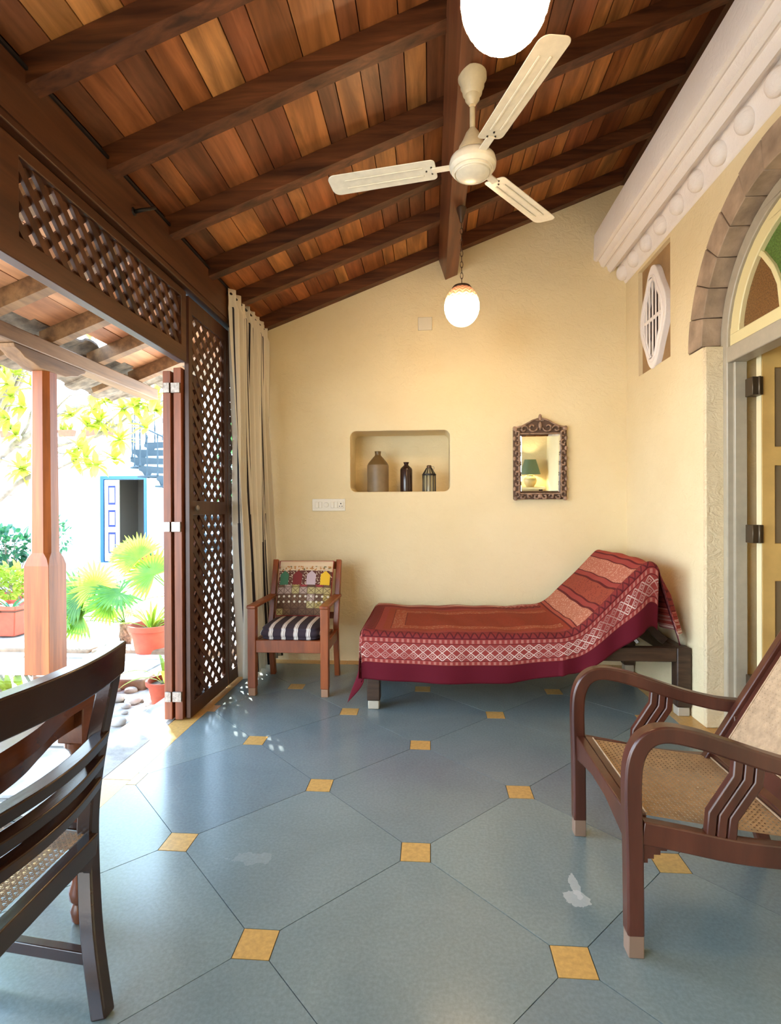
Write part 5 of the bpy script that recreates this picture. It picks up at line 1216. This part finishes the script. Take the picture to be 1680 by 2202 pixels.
# ------------------------------------------------------------------ planter's chair on the right
pc = thing('planters_chair', 'rosewood planter armchair with curved arms and cane seat at the right', 'armchair', (.95, 1.86, 0))
YN_, YF_ = 1.592, 2.165
SQ = lambda a, b_: [(-a/2, -b_/2), (a/2, -b_/2), (a/2, b_/2), (-a/2, b_/2)]
def bez(pts, n=24):
    out = []; P = [Vector(p) for p in pts]
    for i in range(len(P)-1):
        p0, p1, p2, p3 = P[max(i-1, 0)], P[i], P[i+1], P[min(i+2, len(P)-1)]
        for k in range(n//4):
            t = k/(n//4); out.append(.5*((2*p1)+(-p0+p2)*t+(2*p0-5*p1+4*p2-p3)*t*t+(-p0+3*p1-3*p2+p3)*t**3))
    out.append(P[-1]); return out
foot_m = plain('worn_pale_foot', (.20, .12, .08), .6)
for Y in (YN_, YF_):
    # leg and arm one bent piece
    pth = bez([(.580, Y, .06), (.578, Y, .30), (.574, Y, .48), (.582, Y, .565), (.612, Y, .618), (.665, Y, .638), (.75, Y, .625), (.85, Y, .595), (.98, Y, .555), (1.10, Y, .528), (1.19, Y, .52)], 20)
    MB().sweep(pth, SQ(.048, .046), (0, 1, 0)).build('arm', M['rose'], pc, bevel=.006)
    MB().box((.558, Y-.022, 0), (.602, Y+.022, .066)).build('foot', foot_m, pc, bevel=.003)
    # side seat rail, sagging towards the back
    pr = bez([(.60, Y, .355), (.72, Y, .335), (.85, Y, .312), (.98, Y, .300), (1.10, Y, .300), (1.22, Y, .315)], 16)
    MB().sweep(pr, SQ(.066, .034), (0, 1, 0)).build('side_rail', M['rose'], pc, bevel=.004)
    st_ = [(.603, Y-.013, .325), (.603, Y-.013, .270), (.615, Y-.013, .270), (.615, Y-.013, .282), (.632, Y-.013, .282), (.632, Y-.013, .294), (.650, Y-.013, .294), (.650, Y-.013, .306), (.668, Y-.013, .306), (.668, Y-.013, .325)]
    MB().prism(st_, (0, .026, 0)).build('stepped_bracket', M['rose'], pc)
    # zigzag arm supports: three parallel strips
    for k in range(3):
        o = k*.029; pz = [(.868+o, Y, .585-o*.3), (.862+o, Y, .520-o*.3), (.795+o, Y, .415-o*.25), (.788+o, Y, .330)]
        MB().sweep(pz, SQ(.026, .026), (0, 1, 0)).build('arm_support', M['rose'], pc, bevel=.004)
    # back stile
    s0, s1 = Vector((1.03, Y+(-.0), .27)), Vector((1.55, Y, 1.13))
    yy = Y+(.035 if Y == YN_ else -.035)
    MB().sweep([(s0.x, yy, s0.z), (s1.x, yy, s1.z)], SQ(.060, .034), (0, 1, 0)).build('back_stile', M['rose'], pc, bevel=.005)
    MB().sweep([(1.16, yy, .50), (1.18, yy, .25), (1.26, yy, 0.0)], SQ(.04, .045), (1, 0, 0)).build('rear_leg', M['rose'], pc, bevel=.005)
fr_ = [(YN_+.022, .30), (YN_+.10, .318), (1.80, .340), (1.95, .340), (YF_-.10, .318), (YF_-.022, .30), (YF_-.022, .395), (YN_+.022, .395)]
MB().prism([(.565, a, b_) for a, b_ in fr_], (.032, 0, 0)).build('front_rail', M['rose'], pc, bevel=.004)
MB().box((.598, YN_+.02, .375), (.625, YF_-.02, .392)).build('seat_rim', M['rose'], pc, bevel=.003)
def seatz(x): 
    t = (x-.62)/(1.06-.62); return .386-.055*t
MB().bar((1.075, YN_+.02, .345), (1.075, YF_-.02, .345), .032, .055, (-.4, 0, 1)).build('rear_seat_rail', M['rose'], pc, bevel=.004)
cn = MB(); cane(cn, lambda x, y: (x, y, seatz(x)-.012*math.sin(PI*min(1, max(0, (y-YN_)/(YF_-YN_))))*math.sin(PI*min(1, max(0, (x-.6)/.46)))), (1,0,0), (0,1,0), .622, 1.06, YN_+.03, YF_-.03, .0165, .0050)
stuff(cn.build('cane_seat', M['cane'], pc, fix=False))
sb = MB(); sb.tube([(.626, YN_+.03, .392), (.626, YF_-.03, .392)], .003, 5); sb.tube([(1.055, YN_+.03, .338), (1.055, YF_-.03, .338)], .003, 5); sb.build('cane_binding', M['cane_light'], pc)
# back panel
bd = Vector((1.55-1.03, 0, 1.13-.27)).normalized(); bo = Vector((1.10, 0, .385)); bn = Vector((-bd.z, 0, bd.x))
MB().bar(tuple(bo+Vector((0, YN_+.05, 0))), tuple(bo+Vector((0, YF_-.05, 0))), .07, .03, tuple(bn)).build('back_bottom_rail', M['rose'], pc, bevel=.004)
e_ = bo+bd*.82; MB().bar((e_.x, YN_+.05, e_.z), (e_.x, YF_-.05, e_.z), .07, .03, tuple(bn)).build('back_top_rail', M['rose'], pc, bevel=.004)
for yy in (YN_+.066, YF_-.066): MB().bar((bo.x, yy, bo.z), (e_.x, yy, e_.z), .028, .03, (0, 1, 0)).build('back_inner_frame', M['rose'], pc, bevel=.003)
cb = MB(); cane(cb, lambda a, y: tuple(bo+bd*a+Vector((0, y, 0))+bn*.012), (1,0,0), (0,1,0), .04, .78, YN_+.08, YF_-.08, .0165, .0058)
stuff(cb.build('cane_back', M['cane_light'], pc, fix=False))
bb = MB(); q0, q1 = bo+bd*.038+bn*.014, bo+bd*.78+bn*.014
bb.tube([(q0.x, YN_+.08, q0.z), (q0.x, YF_-.08, q0.z), (q1.x, YF_-.08, q1.z)], .0035, 5); bb.build('back_binding', M['cane_light'], pc)

# ------------------------------------------------------------------ dark dining chair in the left foreground
dc = thing('dining_chair', 'dark polished dining chair with curved slat back and cane seat, left foreground', 'chair', (-1.0, 1.15, 0))
DC = M['darkchair']
Yf, Yn = 1.385, .93
def stile(Y, xo=0):
    pts = bez([(-.835+xo, Y-.075, 0), (-.882+xo, Y-.045, .18), (-.918+xo, Y-.005, .36), (-.918+xo, Y, .50), (-.895+xo, Y, .66), (-.862+xo, Y, .82), (-.842+xo, Y, .925)], 20)
    MB().sweep(pts, SQ(.042, .040), (0, 1, 0)).build('rear_leg', DC, dc, bevel=.005)
stile(Yf-.01); stile(Yn+.01, .015)
def curved(z0, z1, xm, th, sag, name, ya=Yf, yb=Yn, xo=.015):
    b = MB(); v = []; N = 14
    for i in range(N+1):
        t = i/N; y = ya+(yb-ya)*t; x = xm+xo*t+sag*math.sin(PI*t)
        v += [(x-th/2, y, z0), (x+th/2, y, z0), (x+th/2+.006, y, z1), (x-th/2+.006, y, z1)]
    f = []
    for i in range(N):
        for k in range(4): f.append((i*4+k, i*4+(k+1)%4, (i+1)*4+(k+1)%4, (i+1)*4+k))
    f += [(3,2,1,0), (N*4, N*4+1, N*4+2, N*4+3)]
    b.add(v, f).build(name, DC, dc, bevel=.004)
curved(.845, .93, -.850, .042, .030, 'top_rail', Yf+.012, Yn-.012)
for z, xm in ((.690, -.885), (.625, -.897), (.565, -.906)): curved(z-.032, z, xm-.006, .042, .032, 'slat')
curved(.365, .425, -.908, .034, 0, 'rear_seat_rail', Yf-.02, Yn+.02, .01)
fx_, yA, yB = -1.33, Yf+.045, Yn-.045
MB().prism([(-.915, Yf-.025, .372), (fx_, yA-.02, .372), (fx_, yA+.012, .372), (-.915, Yf+.008, .372)], (0, 0, .058)).build('side_rail', DC, dc, bevel=.004)
MB().prism([(-.90, Yn+.025, .372), (fx_, yB+.02, .372), (fx_, yB-.012, .372), (-.90, Yn-.008, .372)], (0, 0, .058)).build('side_rail', DC, dc, bevel=.004)
MB().box((fx_-.03, yB-.01, .372), (fx_+.01, yA+.01, .43)).build('front_rail', DC, dc, bevel=.004)
for y in (yA-.01, yB+.01): MB().sweep([(fx_-.012, y, 0), (fx_-.012, y, .40)], SQ(.04, .04), (1, 0, 0)).build('front_leg', DC, dc, bevel=.005)
MB().bar((-.882, Yf-.015, .085), (fx_, yA-.01, .085), .026, .034).build('stretcher', DC, dc, bevel=.003); MB().bar((-.865, Yn+.015, .085), (fx_, yB+.01, .085), .026, .034).build('stretcher', DC, dc, bevel=.003)
# corner bracket under the rear rail
MB().prism([(-.915, Yf-.03, .368), (-.915, Yf-.10, .368), (-.915, Yf-.045, .34), (-.915, Yf-.03, .30)], (.02, 0, 0)).build('corner_bracket', DC, dc)
cn = MB()
def dcs(x, y):
    t = (x+.925)/(fx_+.925); yc = (Yf+Yn)/2; return (x, yc+(y-yc)*(1+.12*t), .424)
cane(cn, dcs, (1,0,0), (0,1,0), fx_+.01, -.918, Yn+.03, Yf-.03, .0165, .0030); stuff(cn.build('cane_seat', M['cane'], dc, fix=False))

# ------------------------------------------------------------------ glass topped table behind the chair
tb_ = thing('glass_top_table', 'mahogany table with serpentine edge, glass top and turned legs, left foreground', 'table', (-1.6, 1.0, 0))
TW = M['tablew']
# serpentine right edge as a plan curve from the far corner towards the viewer
edge = bez([(-1.055, 1.655), (-1.060, 1.56), (-1.052, 1.47), (-1.020, 1.37), (-.985, 1.26), (-.970, 1.13), (-.975, 1.0), (-.99, .88), (-1.02, .76), (-1.06, .65), (-1.06, .55)], 24) if False else None
def cat2(pts, n=6):
    out = []; P = [Vector((a, b_, 0)) for a, b_ in pts]
    for i in range(len(P)-1):
        p0, p1, p2, p3 = P[max(i-1, 0)], P[i], P[i+1], P[min(i+2, len(P)-1)]
        for k in range(n):
            t = k/n; out.append(.5*((2*p1)+(-p0+p2)*t+(2*p0-5*p1+4*p2-p3)*t*t+(-p0+3*p1-3*p2+p3)*t**3))
    out.append(P[-1]); return out
ed = cat2([(-1.050, 1.665), (-1.052, 1.56), (-1.047, 1.47), (-1.018, 1.37), (-.985, 1.26), (-.970, 1.13), (-.972, 1.0), (-.985, .88), (-1.018, .77), (-1.047, .67), (-1.05, .60)])
MB().sweep([(p.x-.025, p.y, .715) for p in ed], [(-.03, -.03), (.024, -.03), (.03, -.02), (.03, -.008), (.022, .0), (.03, .012), (.024, .024), (-.03, .024)], (0, 0, 1)).build('edge_frame', TW, tb_, smooth='angle')
MB().sweep([(p.x-.045, p.y, .655) for p in ed], SQ(.02, .075), (0, 0, 1)).build('apron', TW, tb_, smooth='angle')
MB().box((-2.2, 1.60, .685), (-1.075, 1.665, .739)).build('end_frame', TW, tb_, bevel=.006)
MB().box((-2.2, 1.61, .62), (-1.10, 1.64, .69)).build('end_apron', TW, tb_)
MB().box((-2.2, .60, .685), (-1.075, .665, .739)).build('end_frame', TW, tb_, bevel=.006)
MB().box((-2.2, .60, .685), (-2.14, 1.66, .739)).build('side_frame', TW, tb_, bevel=.006)
gp = [(p.x-.05, p.y, .7395) for p in ed]; gl = MB().prism(gp+[(-2.17, .62, .7395), (-2.17, 1.645, .7395)], (0, 0, .006))
mt, n, l, b = newmat('clear_table_glass'); b.inputs['Base Color'].default_value = (.75, .9, .85, 1); b.inputs['Transmission Weight'].default_value = 1; b.inputs['Roughness'].default_value = .0; b.inputs['IOR'].default_value = 1.45
gl.build('glass_top', mt, tb_, label='clear glass top')
def tleg(x, y):
    lg = MB().box((x-.042, y-.042, .57), (x+.042, y+.042, .70)).build('leg', TW, tb_, bevel=.004)
    MB().lathe((x, y, 0), [(.018, 0), (.024, .01), (.028, .04), (.020, .06), (.030, .075), (.032, .10), (.022, .13), (.026, .20), (.036, .32), (.040, .42), (.034, .47), (.022, .485), (.034, .50), (.036, .512), (.024, .525), (.030, .54), (.042, .555), (.042, .57)], 20).build('turned_shaft', TW, lg, smooth='angle')
for x, y in ((-1.10, 1.60), (-1.10, .66), (-2.12, 1.60), (-2.12, .66)): tleg(x, y)
